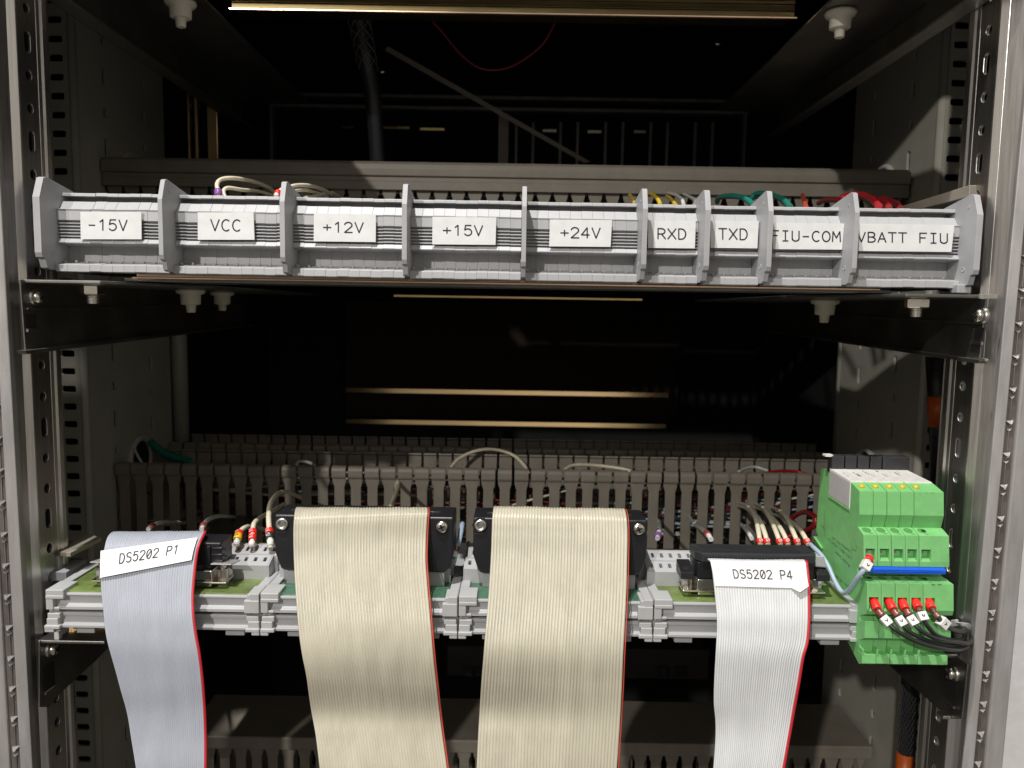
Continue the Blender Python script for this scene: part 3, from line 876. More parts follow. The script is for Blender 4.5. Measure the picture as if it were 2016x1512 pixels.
for i in range(9):
    xl, xr = PX[i][1] + 0.05, PX[i + 1][0] - 0.05
    w = (xr - xl) / NUM[i]
    ZO[0] = 1.15 * (1 - i / 6.0) if i < 6 else 0.0        # the row sags a little to the right
    t = thing('terminal_strip', 'grey terminal strip with white label ' + LAB[i] + ', ' + LBL[i], 'terminal strip', ((xl + xr) / 2, 385, ZBOT), 'labelled terminal strips of the upper row')
    plate(*PX[i], t)
    if i == 8:
        plate(*PX[9], t)
        MB().box(PX[9][0] - 3, PX[9][1] + 0.6, 356, 362, U(39.4), U(35.2), 'grey2').build('end_foot', t, bevel=0.5)
    pb = slice_mesh(w - 0.045).build('terminal_block', t, bevel=0.07, seg=1, fix=True)
    base = ORG[t.name]
    # the block mesh is built at x = 0; move each copy to its slot
    for k in range(NUM[i]):
        o = pb if k == 0 else pb.copy()
        if k:
            C.objects.link(o)
            o.parent = t
        o.location = Vector((xl + k * w, rng.uniform(-0.09, 0.09), rng.uniform(-0.08, 0.08))) * S
        o.rotation_euler = (rng.uniform(-0.004, 0.004), 0, 0)
    # label
    L = [P(px, py, YL - 0.45) for px, py in LQ[i]]
    L2 = [Vector((p.x, YL - 0.05, p.z)) for p in L]
    mb = MB()
    mb.hexa([L2[3], L2[2], L[2], L[3], L2[0], L2[1], L[1], L[0]], 'paper')
    (ax, ay), (bx, by) = TQ[i]
    sl = 0.0163 * (bx - ax)
    ql = quad(P(ax, ay, YL - 0.52), P(bx, ay + sl, YL - 0.52), P(bx, by + sl * 0.0, YL - 0.52), P(ax, by - sl, YL - 0.52))
    letters(mb, LAB[i], ql, 0.60)
    mb.build('label', t)
    # conductors leave the back of the strip: body behind the rim
    MB().box(xl, xr, 396.2, 411, U(30), U(6), 'grey2').build('rear_body', t)

# =================================================================== wires above the upper row
def wire(name, label, pts, r, m, cat='wire', group=None, n=8, seg=8, sleeves=()):
    """pts = (px, py, depth); sleeves = (position along 0..1, length in mm, radius, material, mark)"""
    w = [P(*p) for p in pts]
    sp_ = spline(w, seg)
    mb = MB().tube(sp_, r, m, n=n)
    if not sleeves:
        o = mb.build(name, fix=False)
        return tag(o, label, cat, group)
    t = thing(name, label, cat, w[0], group)
    mb.build('conductor', t, fix=False)
    Ls = [0.0]
    for a, b in zip(sp_, sp_[1:]):
        Ls.append(Ls[-1] + (b - a).length)
    def at(s):
        s = max(0, min(Ls[-1] - 1e-6, s))
        for i in range(len(sp_) - 1):
            if Ls[i + 1] >= s:
                f_ = (s - Ls[i]) / max(1e-9, Ls[i + 1] - Ls[i])
                return sp_[i].lerp(sp_[i + 1], f_), (sp_[i + 1] - sp_[i]).normalized()
    for (s0, ln, rr_, sm, mk) in sleeves:
        p0, d0 = at(s0)
        p1, d1 = at(s0 + ln)
        d = (p1 - p0).normalized()
        mb = MB()
        if mk == 'flat':           # boxy marker
            ref = Vector((0, -1, 0.25))
            a = (ref - d * ref.dot(d)).normalized()
            b = d.cross(a)
            q = [p + a * (rr_ * 0.8 * i) + b * (rr_ * j) for p in (p0, p1) for (i, j) in ((-1, -1), (1, -1), (1, 1), (-1, 1))]
            mb.hexa(q, sm)
            o = mb.build('marker', t, bevel=0.3)
            mb = MB()
            c = (p0 + p1) / 2 + a * (rr_ * 0.8 + 0.04)
            for (s_, e_) in (((-0.5, -0.5), (0.5, 0.0)), ((0.5, 0.0), (-0.5, 0.5))):
                A, B = c + d * s_[0] * 1.1 + b * s_[1] * 1.3, c + d * e_[0] * 1.1 + b * e_[1] * 1.3
                g = (B - A).normalized().cross(a) * 0.2
                mb.add([A - g, A + g, B + g, B - g], [(0, 1, 2, 3)], 'ink')
            mb.build('marker_print', t)
        else:
            mb.tube([p0, p0 + d * ln * 0.06, p0 + d * ln * 0.94, p0 + d * ln], [rr_ * 0.9, rr_, rr_, rr_ * 0.9], sm, n=14)
            if mk:                 # a small figure 2 printed along the sleeve
                ref = Vector((0, -1, 0.2))
                a = (ref - d * ref.dot(d)).normalized()
                b = d.cross(a)
                c = (p0 + p1) / 2
                def fq(u, v, c=c, d=d, a=a, b=b, ln=ln, rr_=rr_):
                    return c + d * (v - 0.5) * ln * 0.62 + b * (u - 0.5) * rr_ * 1.0 + a * (rr_ * 1.03)
                letters(mb, mk[0], fq, 0.22, mk[1])
            mb.build('marker' if mk else 'sleeve', t)
    return t
GW = 'wires between terminals and ducts'
wire('wire_loop', 'cream wire loop with purple sleeve above the VCC strip', [(429, 388, 384), (431, 380, 385), (427, 364, 388), (436, 353, 394), (462, 351, 402), (500, 358, 425), (530, 370, 450), (545, 384, 470)], 1.05, 'cream_wire', sleeves=((0.6, 3.6, 1.9, 'purple', None),))
wire('wire_loop', 'second cream wire behind the purple sleeve loop', [(443, 388, 388), (440, 376, 390), (450, 370, 394), (478, 374, 404), (505, 376, 425), (540, 386, 455)], 1.0, 'cream_wire')
wire('wire_stub', 'short white wire end in a red sleeve by the +12V plate', [(543, 386, 384), (548, 379, 386), (556, 373, 392), (562, 371, 410)], 1.15, 'white', sleeves=((1.2, 2.4, 1.75, 'red', None),))
wire('wire_loop', 'upper cream wire arching behind the +12V plate', [(566, 386, 384), (570, 370, 388), (585, 365, 396), (610, 366, 412), (640, 375, 450), (652, 384, 480)], 1.05, 'cream_wire')
wire('wire_loop', 'lower cream wire lying behind the +12V plate', [(568, 388, 386), (576, 377, 390), (598, 374, 404), (620, 379, 430), (645, 388, 470)], 1.0, 'cream_wire')
wire('wire', 'dim grey wire curving over the rim behind the +12V strip', [(600, 390, 400), (630, 384, 440), (655, 380, 490), (668, 388, 520)], 1.0, 'cream_wire')
wire('wire', 'bright yellow wire behind the RXD strip', [(1274, 379, 470), (1286, 384, 440), (1296, 394, 410), (1300, 404, 396)], 1.1, 'yellow_wire')
wire('wire', 'orange wire just left of the RXD strip', [(1240, 384, 480), (1246, 392, 440), (1250, 402, 400)], 1.1, 'yellow_wire')
wire('wire', 'grey and yellow wire right of the bright yellow wire', [(1313, 386, 480), (1322, 393, 440), (1330, 404, 396)], 1.1, 'yellow_wire')
wire('wire', 'grey wire curving left of the TXD strip', [(1316, 380, 490), (1330, 384, 450), (1342, 392, 420), (1346, 404, 396)], 1.0, 'white_wire')
wire('wire', 'second grey wire curving left of the TXD strip', [(1346, 382, 490), (1356, 387, 450), (1368, 394, 420), (1374, 406, 396)], 1.0, 'white_wire')
wire('wire', 'teal wire arching above the TXD strip', [(1412, 398, 470), (1416, 389, 450), (1440, 386, 430), (1465, 390, 415), (1484, 404, 396)], 1.5, 'teal_wire')
wire('wire', 'teal wire rising behind the FIU-COM plate', [(1476, 394, 460), (1488, 382, 460), (1510, 382, 445), (1540, 392, 420), (1556, 408, 396)], 1.6, 'teal_wire')
wire('wire', 'second teal wire beside the FIU-COM plate', [(1480, 390, 480), (1500, 384, 480), (1530, 388, 450), (1548, 402, 410)], 1.5, 'teal_wire')
wire('wire', 'short orange red wire above the FIU-COM label', [(1580, 384, 480), (1583, 394, 430), (1587, 408, 396)], 1.3, 'orange_pvc')
wire('wire', 'dark red wire low beside the VBATT FIU plate', [(1612, 400, 490), (1625, 394, 470), (1650, 394, 440), (1672, 402, 410)], 1.6, 'dk_red_wire')
wire('wire', 'thick red wire arching over the VBATT FIU plate', [(1648, 398, 470), (1664, 386, 470), (1690, 383, 460), (1712, 390, 440), (1730, 406, 405)], 1.9, 'red_pvc')
wire('wire', 'second thick red wire behind the VBATT FIU strip', [(1660, 390, 500), (1690, 387, 490), (1716, 391, 465), (1742, 400, 430), (1750, 410, 405)], 1.9, 'dk_red_wire')
wire('wire', 'third red wire at the right of the VBATT FIU strip', [(1715, 394, 500), (1740, 392, 470), (1762, 400, 440), (1772, 410, 410)], 1.7, 'dk_red_wire')
o = MB()
a = P(1860, 396, 400)
o.prism([(365, a.z + 2.5), (430, a.z + 1.0), (430, a.z - 3), (365, a.z - 3)], 'X', P(1828, 408, 400).x, P(1905, 396, 400).x, 'strap')
tag(o.build('end_clamp', bevel=0.4), 'beige end clamp behind the right end of the upper terminal row', 'end clamp')

# =================================================================== lower interface modules
YF = 345.0
ZM = P(1000, 1183, YF).z          # top lip of the carrier profiles
def D(d):
    return ZM - d
JX = [P(92, 1200, YF).x, P(513, 1200, YF).x, P(902, 1205, YF).x, P(1286, 1212, YF).x, P(1702, 1215, YF).x]
car = [(353, 0.2), (346.0, 0.0), (345.8, 1.0), (347.0, 1.8), (347.3, 4.9), (346.4, 5.5), (345.0, 6.0), (345.0, 7.6), (352.0, 7.8), (352.0, 9.2), (346.2, 9.3), (346.0, 10.9), (346.8, 11.2), (346.9, 14.6), (345.0, 15.0), (345.0, 16.3), (347, 16.6), (430, 16.9), (430, 2.6), (353, 2.6)]
MLAB = ['left end interface module with olive board under the grey ribbon cable', 'second interface module from the left, blue green board under the first cream ribbon',
        'third interface module from the left, blue green board under the second cream ribbon', 'right end interface module with olive board under the white ribbon cable']
MODS = []
for i in range(4):
    xl, xr = JX[i] + 0.12, JX[i + 1] - 0.12
    pm = 'pcb' if i in (0, 3) else 'pcb2'
    t = thing('interface_module', MLAB[i], 'interface module', ((xl + xr) / 2, 385, D(17)), 'interface modules along the lower shelf')
    MODS.append(t)
    MB().prism([(y, D(d)) for y, d in car], 'X', xl + 4.6, xr - 4.6, 'profile').build('carrier_profile', t, bevel=0.22)
    for s, x in ((1, xl), (-1, xr)):
        mb = MB()
        def bx(a, b, y0, y1, d0, d1):
            xa, xb = sorted((x + s * a, x + s * b))
            mb.box(xa, xb, y0, y1, D(d1), D(d0), 'pale')
        if s > 0:
            bx(0.2, 8.6, 343.9, 356, -2.2, 0.6)
            bx(0.2, 8.6, 343.6, 346.2, 0.4, 2.2)
            bx(0.2, 3.6, 343.8, 356, 0.5, 7.4)
            bx(0.0, 4.5, 346.4, 428, -1.6, 8.0)
            bx(3.4, 6.2, 344.4, 350, 6.3, 7.7)
        else:
            bx(0.2, 7.2, 343.6, 356, 1.4, 7.6)
            bx(0.2, 4.4, 343.9, 356, -1.9, 2.0)
            bx(0.2, 6.0, 344.4, 356, -1.2, 3.0)
            bx(0.0, 4.5, 346.4, 428, -1.6, 8.0)
        bx(0.0, 4.5, 346.6, 428, 7.8, 17.0)
        bx(0.6, 6.4, 344.0, 352, 9.0, 11.6)
        bx(0.3, 5.6, 343.7, 352, 11.4, 15.4)
        bx(-0.6 if (i == 0 and s > 0) or (i == 3 and s < 0) else 0.1, 6.6, 343.0, 352, 14.6, 16.4)
        bx(-0.6 if (i == 0 and s > 0) or (i == 3 and s < 0) else 0.1, 3.8, 343.2, 352, 16.2, 18.0)
        mb.build('end_cap', t, bevel=0.4)
    # rail foot peeking out below
    for fx in ((xl + 11, xl + 19) if s else ()), :
        pass
    for (fa, fb) in ((11, 19.5), (xr - xl - 18, xr - xl - 9)):
        MB().box(xl + fa, xl + fb, 349, 400, D(20.6), D(17.2), 'grey').build('rail_foot', t, bevel=0.4)
    # board with a few solder marks
    mb = MB()
    mb.box(xl + 4.4, xr - 4.4, 347.6, 426, D(1.1), D(-0.5), pm)
    mb.build('circuit_board', t, bevel=0.1)
    MB().box(xl + 3.4, xl + 4.5, 350, 426, D(0.4), D(-0.9), 'relay_side').build('board_edge_guide', t)
    # two-row terminal block at the back: sloping slotted faces
    zf = D(-0.5)
    rows = [(366.5, 7.0, 7.6, 2.9), (374.6, 9.4, 9.0, 2.8)]       # front y, front height, depth of slope, rise
    x0 = xl + 50 if i == 0 else xl + 4.8
    x1 = xr - 3.2 if i != 3 else xr - 14
    spans = {0: [(xl + 44, xr - 3.4), (xl + 30, xr - 1.6)], 1: [(xl + 3, xr - 6), (xl + 3, xr - 5)], 2: [(xl + 1.5, xr - 8), (xl + 3, xr - 8)], 3: [(xl + 1.2, xl + 50), (xl - 1.6, xr - 8.0)]}[i]
    for (yf, h, dp, rs), (a, b) in zip(rows, spans):
        mb = MB()
        n = max(1, int(round((b - a) / 4.6)))
        pw = (b - a) / n
        mb.prism([(yf, zf), (yf, zf + h), (yf + 3.4, zf + h + 0.4), (yf + 3.4, zf)], 'X', a, b, 'grey')
        f = lambda u, v, w, yf=yf, h=h, dp=dp, rs=rs: Vector((u, yf + v * dp + w * rs / dp, zf + h + v * rs - w))
        for k in range(n):
            u0 = a + k * pw
            mb.cell(f, u0, u0 + pw, 0, 1, rr(u0 + pw * 0.5, 0.58, pw * 0.17, 0.20, 16, 6), 2.6, 'pale')
            # wedge beside the slot and notch at the foot
            mb.hexa([f(u0 + pw * 0.16, 0.30, -0.0), f(u0 + pw * 0.33, 0.30, 0.2), f(u0 + pw * 0.33, 0.80, 0.2), f(u0 + pw * 0.16, 0.80, 0.0),
                     f(u0 + pw * 0.18, 0.32, -0.25), f(u0 + pw * 0.30, 0.32, -0.12), f(u0 + pw * 0.30, 0.78, -0.12), f(u0 + pw * 0.18, 0.78, -0.25)], 'pale')
        mb.box(a + 0.1, b - 0.1, yf + 0.6, yf + dp - 0.2, zf, zf + h - 2.4, 'void')
        mb.prism([(yf + dp - 0.2, zf), (yf + dp - 0.2, zf + h + rs), (yf + dp + 1.6, zf + h + rs), (yf + dp + 1.6, zf)], 'X', a, b, 'grey')
        mb.hexa([Vector((a - 0.7, yf, zf)), Vector((a - 0.05, yf, zf)), Vector((a - 0.05, yf + dp + 1, zf)), Vector((a - 0.7, yf + dp + 1, zf)),
                 Vector((a - 0.7, yf, zf + h)), Vector((a - 0.05, yf, zf + h)), Vector((a - 0.05, yf + dp + 1, zf + h + rs)), Vector((a - 0.7, yf + dp + 1, zf + h + rs))], 'pale')
        mb.hexa([Vector((b + 0.05, yf, zf)), Vector((b + 0.7, yf, zf)), Vector((b + 0.7, yf + dp + 1, zf)), Vector((b + 0.05, yf + dp + 1, zf)),
                 Vector((b + 0.05, yf, zf + h)), Vector((b + 0.7, yf, zf + h)), Vector((b + 0.7, yf + dp + 1, zf + h + rs)), Vector((b + 0.05, yf + dp + 1, zf + h + rs))], 'pale')
        mb.build('terminal_block', t)

# ------------------------------------------------------------------- D-sub sockets on the two end boards
def dsub(par, xa, xb, Yc, ear_l=True, ear_r=True):
    mb = MB()
    z0 = D(-0.5)
    mb.prism([(xa - 7.6, z0 + 2.6), (xb + 7.6, z0 + 2.6), (xb + 7.6, z0 + 3.6), (xa - 7.6, z0 + 3.6)], 'Y', Yc - 6.2, Yc + 6.2, 'nickel')
    mb.prism([(xa - 0.6, z0 + 3.6), (xb + 0.6, z0 + 3.6), (xb + 0.2, z0 + 8.4), (xa - 0.2, z0 + 8.4)], 'Y', Yc - 4.4, Yc + 4.4, 'nickel')
    mb.build('connector_shell', par, bevel=0.6, seg=3)
    MB().box(xa, xb, Yc - 4.2, Yc + 4.2, z0, z0 + 2.6, 'nickel').build('connector_base', par, bevel=0.8)
    for x in (xa - 4.6, xb + 4.6):
        mb = MB()
        mb.lathe((x, Yc - 1.0, z0), (0, 0, 1), [(2.6, 0), (2.6, 2.6)], 'pcb', n=6, smooth=False)
        mb.lathe((x, Yc - 1.0, z0 + 3.5), (0, 0, 1), [(2.7, 0), (2.7, 5.2)], 'nickel', n=6, smooth=False)
        mb.lathe((x, Yc - 1.0, z0 + 8.7), (0, 0, 1), [(1.5, 0), (1.5, 2.0), (1.1, 2.4)], 'steel_bright', n=14)
        mb.build('jack_screw', par, bevel=0.2)

xw0, xw1 = P(1366, 1120, 352).x + 2.6, P(1606, 1120, 352).x - 2.4
dsub(MODS[3], xw0, xw1, 357.5)
xg0, xg1 = P(200, 1100, 352).x + 2, P(412, 1100, 352).x
dsub(MODS[0], xg0, xg1, 358.0)

# ------------------------------------------------------------------- ribbon cables
def resample(pl, M_):
    s = spline(pl, 14)
    Ls = [0]
    for a, b in zip(s, s[1:]):
        Ls.append(Ls[-1] + (b - a).length)
    out, j = [], 0
    for i in range(M_):
        d = Ls[-1] * i / (M_ - 1)
        while j < len(s) - 2 and Ls[j + 1] < d:
            j += 1
        f_ = (d - Ls[j]) / max(1e-9, Ls[j + 1] - Ls[j])
        out.append(s[j].lerp(s[j + 1], min(1, max(0, f_))))
    return out
def rib(q):
    px, py, Y = q
    f_ = min(1.0, max(0.0, (py - 1015.0) / 290.0))
    return P(px, py, Y - 16.0 * f_ * f_ * (3 - 2 * f_) - 0.030 * max(0.0, py - 1250.0))
def ribbon(par, left, right, n, m, edge_m, rows=110, amp=0.44, er=0.52):
    L = resample([rib(q) for q in left], rows)
    R = resample([rib(q) for q in right], rows)
    sub = 6
    cols = n * sub + 1
    # average wire pitch
    nr = []
    for i in range(rows):
        a, b = max(i - 2, 0), min(i + 2, rows - 1)
        along = ((L[b] + R[b]) - (L[a] + R[a]))
        nn = (R[i] - L[i]).cross(along).normalized()
        if i and nn.dot(nr[-1]) < 0: nn = -nn
        if not i and nn.y > 0: nn = -nn
        nr.append(nn)
    if sum(x.y for x in nr) > 0:
        nr = [-x for x in nr]
    rng = random.Random(n)
    jit = [rng.uniform(0.82, 1.12) for _ in range(n)]
    mb = MB()
    v = []
    for i in range(rows):
        for j in range(cols):
            t = j / (cols - 1)
            k = min(n - 1, j // sub)
            ph = (j % sub) / sub if j < cols - 1 else 0.0
            bmp = amp * math.sqrt(max(0.0, 1 - (2 * ph - 1) ** 2)) * jit[k]
            q_ = L[i].lerp(R[i], t)
            dd = 0.55 * noise.noise(Vector((q_.x * 0.035 + n, q_.z * 0.022, 3.1))) + 0.16 * noise.noise(Vector((q_.x * 0.12, q_.z * 0.06 + n, 7.7)))
            v.append(q_ + nr[i] * (bmp - amp + dd))
    fs = [(i * cols + j, i * cols + j + 1, (i + 1) * cols + j + 1, (i + 1) * cols + j) for i in range(rows - 1) for j in range(cols - 1)]
    o0 = len(v)
    for i in range(rows):
        v += [L[i] - nr[i] * 0.95, R[i] - nr[i] * 0.95]
    for i in range(rows - 1):
        a, b = o0 + 2 * i, o0 + 2 * i + 1
        fs.append((a, a + 2, b + 2, b))
        fs.append((i * cols, (i + 1) * cols, a + 2, a))
        fs.append((i * cols + cols - 1, b, b + 2, (i + 1) * cols + cols - 1))
    mb.add(v, fs, m, True)
    mb.build('cable_sheath', par, fix=False)
    ew = (R[0] - L[0]).length / n
    mb = MB().tube([R[i] + (R[i] - L[i]).normalized() * ew * 0.42 - nr[i] * 0.4 for i in range(rows)], ew * er, edge_m, n=10)
    mb.build('edge_wire', par, fix=False)

def shift(pl, dy=0.0):
    return [(a, b, c + dy) for a, b, c in pl]

# --- first cream ribbon
def box_hood(t, xl, xr, ytop_f, yscr, slot):
    """black 64-way connector hood: px of left and right edges, front top edge"""
    Yf = 358.0
    a, b = P(xl, ytop_f[0], Yf), P(xr, ytop_f[1], Yf)
    zt = (a.z + b.z) / 2
    x0, x1 = a.x, b.x
    zb = zt - 27.2
    mb = MB()
    out = [(x0, zt), (x0, zb + 9), (x0 + 2.6, zb + 1.2), (x0 + 4.0, zb), (x1 - 4.0, zb), (x1 - 2.6, zb + 1.2), (x1, zb + 9), (x1, zt)]
    mb.prism(out, 'Y', Yf, Yf + 20, 'black')
    hd = mb.build('connector_hood', t, bevel=0.9, seg=3)
    # top plate with the strain relief slot
    mb = MB()
    mb.box(P(slot[0] - 10, 1000, 366).x, P(slot[1] + 12, 1000, 366).x, 365.0, 367.2, zt - 0.5, zt + 0.06, 'void')
    for sx in slot:
        q = P(sx, 1000, 366)
        mb.tube([(q.x - 4, 366.2, zt + 0.1), (q.x + 4, 366.2, zt + 0.1)], 0.7, 'black_grey', n=10)
    mb.build('strain_relief', t)
    for k, (px, py) in enumerate(yscr):
        q = P(px, py, Yf)
        c = (q.x, Yf, q.z)
        mb = MB()
        if k == 0:
            mb.lathe(c, (0, -1, 0), [(4.1, 0.0), (4.1, 0.12)], 'void', n=6, smooth=False, ph=rad(90))
            mb.lathe(c, (0, -1, 0), [(3.0, 0.1), (3.0, 0.9), (2.5, 1.3), (1.7, 1.3), (1.7, 0.5), (1.2, 0.5), (1.1, 1.0)], 'steel_bright', n=20)
            mb.box(q.x - 2.6, q.x + 2.2, Yf - 0.5, Yf, q.z - 4.3, q.z - 3.8, 'black_grey')
            mb.build('nut', t)
        else:
            mb.lathe(c, (0, -1, 0), [(3.9, 0.0), (3.9, 0.12)], 'void', n=24)
            mb.lathe(c, (0, -1, 0), [(3.1, 0.1), (3.0, 0.8), (2.3, 1.5), (1.0, 1.8)], 'nickel', n=20)
            for g in (25, 115):
                d = Vector((math.cos(rad(g)), 0, math.sin(rad(g))))
                e = Vector((-d.z, 0, d.x))
                cc = Vector((q.x, Yf - 1.62, q.z))
                mb.hexa([cc + d * 1.7 * i + e * 0.33 * j + Vector((0, kk, 0)) for kk in (0.7, -0.24) for (i, j) in ((-1, -1), (1, -1), (1, 1), (-1, 1))], 'void')
            mb.build('screw', t)
    # grey header below the hood
    MB().box(x0 + 4.5, x1 - 4.5, Yf + 3, Yf + 15, D(-0.4), zb - 0.05, 'grey').build('board_header', t, bevel=0.3)
    return zt
t = thing('ribbon_cable', 'wide cream ribbon cable with glossy fold, left of the two cream ones', 'ribbon cable', P(710, 1510, 350), 'flat ribbon cables hanging over the shelf')
box_hood(t, 540, 893, (1014, 1018), ((556, 1031), (870, 1037)), (590, 852))
left = [(590, 1000, 372), (583, 998, 367), (580, 1006, 360.5), (578, 1022, 355.5), (577, 1050, 354), (578, 1100, 353), (581, 1160, 351.2), (587, 1240, 349.6), (594, 1290, 349.66), (603, 1335, 351.02), (612, 1400, 355.44), (621, 1450, 353.4), (629, 1518, 350), (632, 1560, 349.32)]
right = [(838, 1002, 372), (840, 998, 367), (842, 1001, 362), (842, 1010, 357.6), (841, 1024, 356.4), (839, 1060, 355.4), (838, 1095, 354), (839, 1120, 353), (842, 1160, 351), (848, 1230, 349), (853, 1290, 349.32), (859, 1345, 351.36), (865, 1400, 355.1), (870, 1440, 355.1), (880, 1512, 351.7), (886, 1560, 350)]
ribbon(t, left, right, 45, 'cream_pvc', 'orange_pvc', rows=130, er=0.27, amp=0.5)
t = thing('ribbon_cable', 'wide cream ribbon cable nearer the centre, hanging almost straight down', 'ribbon cable', P(1085, 1510, 350), 'flat ribbon cables hanging over the shelf')
box_hood(t, 932, 1275, (1019, 1025), ((946, 1034), (1257, 1041)), (975, 1228))
left = [(976, 998, 372), (972, 996, 367), (971, 1002, 361), (969, 1020, 356.5), (968, 1050, 354.5), (966, 1100, 353), (961, 1180, 351), (955, 1250, 349.5), (952, 1290, 349.864), (948, 1340, 352.04), (944, 1400, 355.78), (941, 1450, 353.74), (938, 1518, 350.68), (936, 1560, 350)]
right = [(1226, 1003, 372), (1230, 1001, 367), (1232, 1006, 362), (1235, 1024, 357), (1236, 1055, 354.5), (1235, 1110, 353), (1233, 1180, 351), (1228, 1280, 349.32), (1225, 1350, 350.34), (1221, 1420, 351.36), (1216, 1500, 350.34), (1213, 1560, 350)]
ribbon(t, left, right, 44, 'cream_pvc', 'orange_pvc', rows=120, er=0.18, amp=0.5)

# --- grey ribbon with label P1
t = thing('ribbon_cable', 'grey ribbon cable with red edge and a slanted white label DS5202 P1', 'ribbon cable', P(335, 1510, 350), 'flat ribbon cables hanging over the shelf')
left = [(232, 1050, 370), (222, 1047, 364), (212, 1056, 357), (206, 1075, 352.5), (202, 1105, 350.5), (198, 1150, 349), (202, 1200, 348), (206, 1242, 347.85), (213, 1276, 348.5), (226, 1322, 349.75), (237, 1362, 350.5), (250, 1408, 351.75), (259, 1460, 351.25), (268, 1515, 349.75), (274, 1560, 349.25)]
right = [(396, 1046, 370), (402, 1045, 364), (398, 1054, 358.5), (391, 1068, 354.5), (385, 1090, 352), (380, 1130, 350), (377, 1170, 349), (378, 1210, 348.2), (383, 1250, 348.25), (390, 1290, 349), (396, 1340, 350), (400, 1395, 351.25), (402, 1450, 351.25), (402, 1512, 349.75), (402, 1560, 349.25)]
ribbon(t, left, right, 36, 'grey_pvc', 'red_pvc', rows=120, amp=0.36)
mb = MB()
c = [P(199, 1084, 349.6), P(389.5, 1057.5, 353.2), P(377.5, 1102, 349.2), P(197.5, 1137, 347.9)]
nrm = Vector((0, 0.35, 0))
# the tape follows the bend of the cable
rowsL = [rib((199, 1084, 351.6)), rib((198.6, 1097, 350.0)), rib((198, 1117, 349.0)), rib((197.5, 1137, 348.3))]
rowsR = [rib((389.5, 1057.5, 356.0)), rib((386, 1068, 353.6)), rib((381, 1085, 351.6)), rib((377.5, 1102, 350.2))]
sl, sr = spline(rowsL, 5), spline(rowsR, 5)
fr_ = [p - Vector((0, 0.42, 0)) for q in zip(sl, sr) for p in q]
bk_ = [p - Vector((0, 0.22, 0)) for q in zip(sl, sr) for p in q]
n = len(sl)
fs = [(2 * i, 2 * i + 1, 2 * i + 3, 2 * i + 2) for i in range(n - 1)]
fs += [(2 * n + 2 * i, 2 * n + 2 * i + 2, 2 * n + 2 * i + 3, 2 * n + 2 * i + 1) for i in range(n - 1)]
fs += [(2 * i, 2 * i + 2, 2 * n + 2 * i + 2, 2 * n + 2 * i) for i in range(n - 1)] + [(2 * i + 1, 2 * n + 2 * i + 1, 2 * n + 2 * i + 3, 2 * i + 3) for i in range(n - 1)]
fs += [(0, 2 * n, 2 * n + 1, 1), (2 * n - 2, 2 * n - 1, 4 * n - 1, 4 * n - 2)]
mb.add(fr_ + bk_, fs, 'paper')
def lab_f(sl, sr, off):
    def f(u, v, sl=sl, sr=sr):
        w = (1 - v) * (len(sl) - 1)
        i = min(len(sl) - 2, int(w))
        g = w - i
        a, b = sl[i].lerp(sl[i + 1], g), sr[i].lerp(sr[i + 1], g)
        return a.lerp(b, u) - Vector((0, off, 0))
    return f
lf = lab_f(sl, sr, 0.80)
letters(mb, 'DS5202 P1', lambda u, v: lf(0.205 + 0.625 * u, 0.37 + 0.33 * v), 0.46)
mb.build('label', t)
# plug behind the fold
mb = MB()
zt = P(410, 1066, 358).z
mb.box(xg0 - 1.0, xg1 + 4, 356.5, 371, D(-10.8), zt, 'black')
mb.build('connector_plug', t, bevel=0.7)
for s, x in ((-1, xg0 - 3), (1, xg1 + 5.2)):
    mb = MB()
    mb.hexa([Vector((x - 5, 352.5, D(-12.2))), Vector((x + 5, 352.5, D(-12.2))), Vector((x + 5, 365, D(-10.2))), Vector((x - 5, 365, D(-10.2))),
             Vector((x - 5, 352.5, D(-12.9))), Vector((x + 5, 352.5, D(-12.9))), Vector((x + 5, 365, D(-10.9))), Vector((x - 5, 365, D(-10.9)))], 'frame_grey')
    mb.build('mounting_ear', t, bevel=0.3)
q = P(424, 1080, 357)
mb = MB()
for dz in (0, -3.2, -6.4):
    mb.tube([(q.x - 3, 357, q.z + dz), (q.x + 3.4, 356.2, q.z + dz + 0.6), (q.x + 4.2, 360, q.z + dz - 1.4)], 0.55, 'black', n=8)
mb.box(q.x - 3.4, q.x - 2, 355.5, 362, q.z - 9, q.z + 1.4, 'black')
mb.build('locking_latch', t, bevel=0.2)

# --- white ribbon with label P4
t = thing('ribbon_cable', 'white ribbon cable with red edge and a straight white label DS5202 P4', 'ribbon cable', P(1475, 1510, 350), 'flat ribbon cables hanging over the shelf')
a, b = P(1378, 1089, 352), P(1604, 1092, 352)
zh = (a.z + b.z) / 2
hx0, hx1 = P(1366, 1080, 358).x, b.x + 1.0
mb = MB()
mb.prism([(hx0 + 2.8, 352), (hx1 - 1.2, 352), (hx1 + 0.4, 354), (hx1 + 0.4, 367), (hx0, 367), (hx0, 356)], 'Z', zh - 4.6, zh, 'black_grey')
mb.build('connector_cover', t, bevel=0.5)
mb = MB()
for (y0, y1) in ((354.6, 356.0), (358.2, 359.2), (361.4, 363.4)):
    mb.box(hx0 + 7 - (y0 - 354) * 0.4, hx1 - 6, y0, y1, zh - 0.4, zh + 0.07, 'void')
for (x, y) in ((hx0 + 4, 364.8), (hx0 + 5.4, 355.4), (hx1 - 3, 355), (hx1 - 4.2, 364.6)):
    mb.box(x - 1, x + 1, y - 0.7, y + 0.7, zh - 0.4, zh + 0.07, 'void')
mb.build('cover_slots', t)
mb = MB()
mb.prism([(hx0 + 1.2, 353.2), (hx1 - 0.4, 353.2), (hx1 + 0.2, 355), (hx1 + 0.2, 366), (hx0 + 0.2, 366), (hx0 + 0.2, 356)], 'Z', D(-9.2), zh - 4.9, 'black')
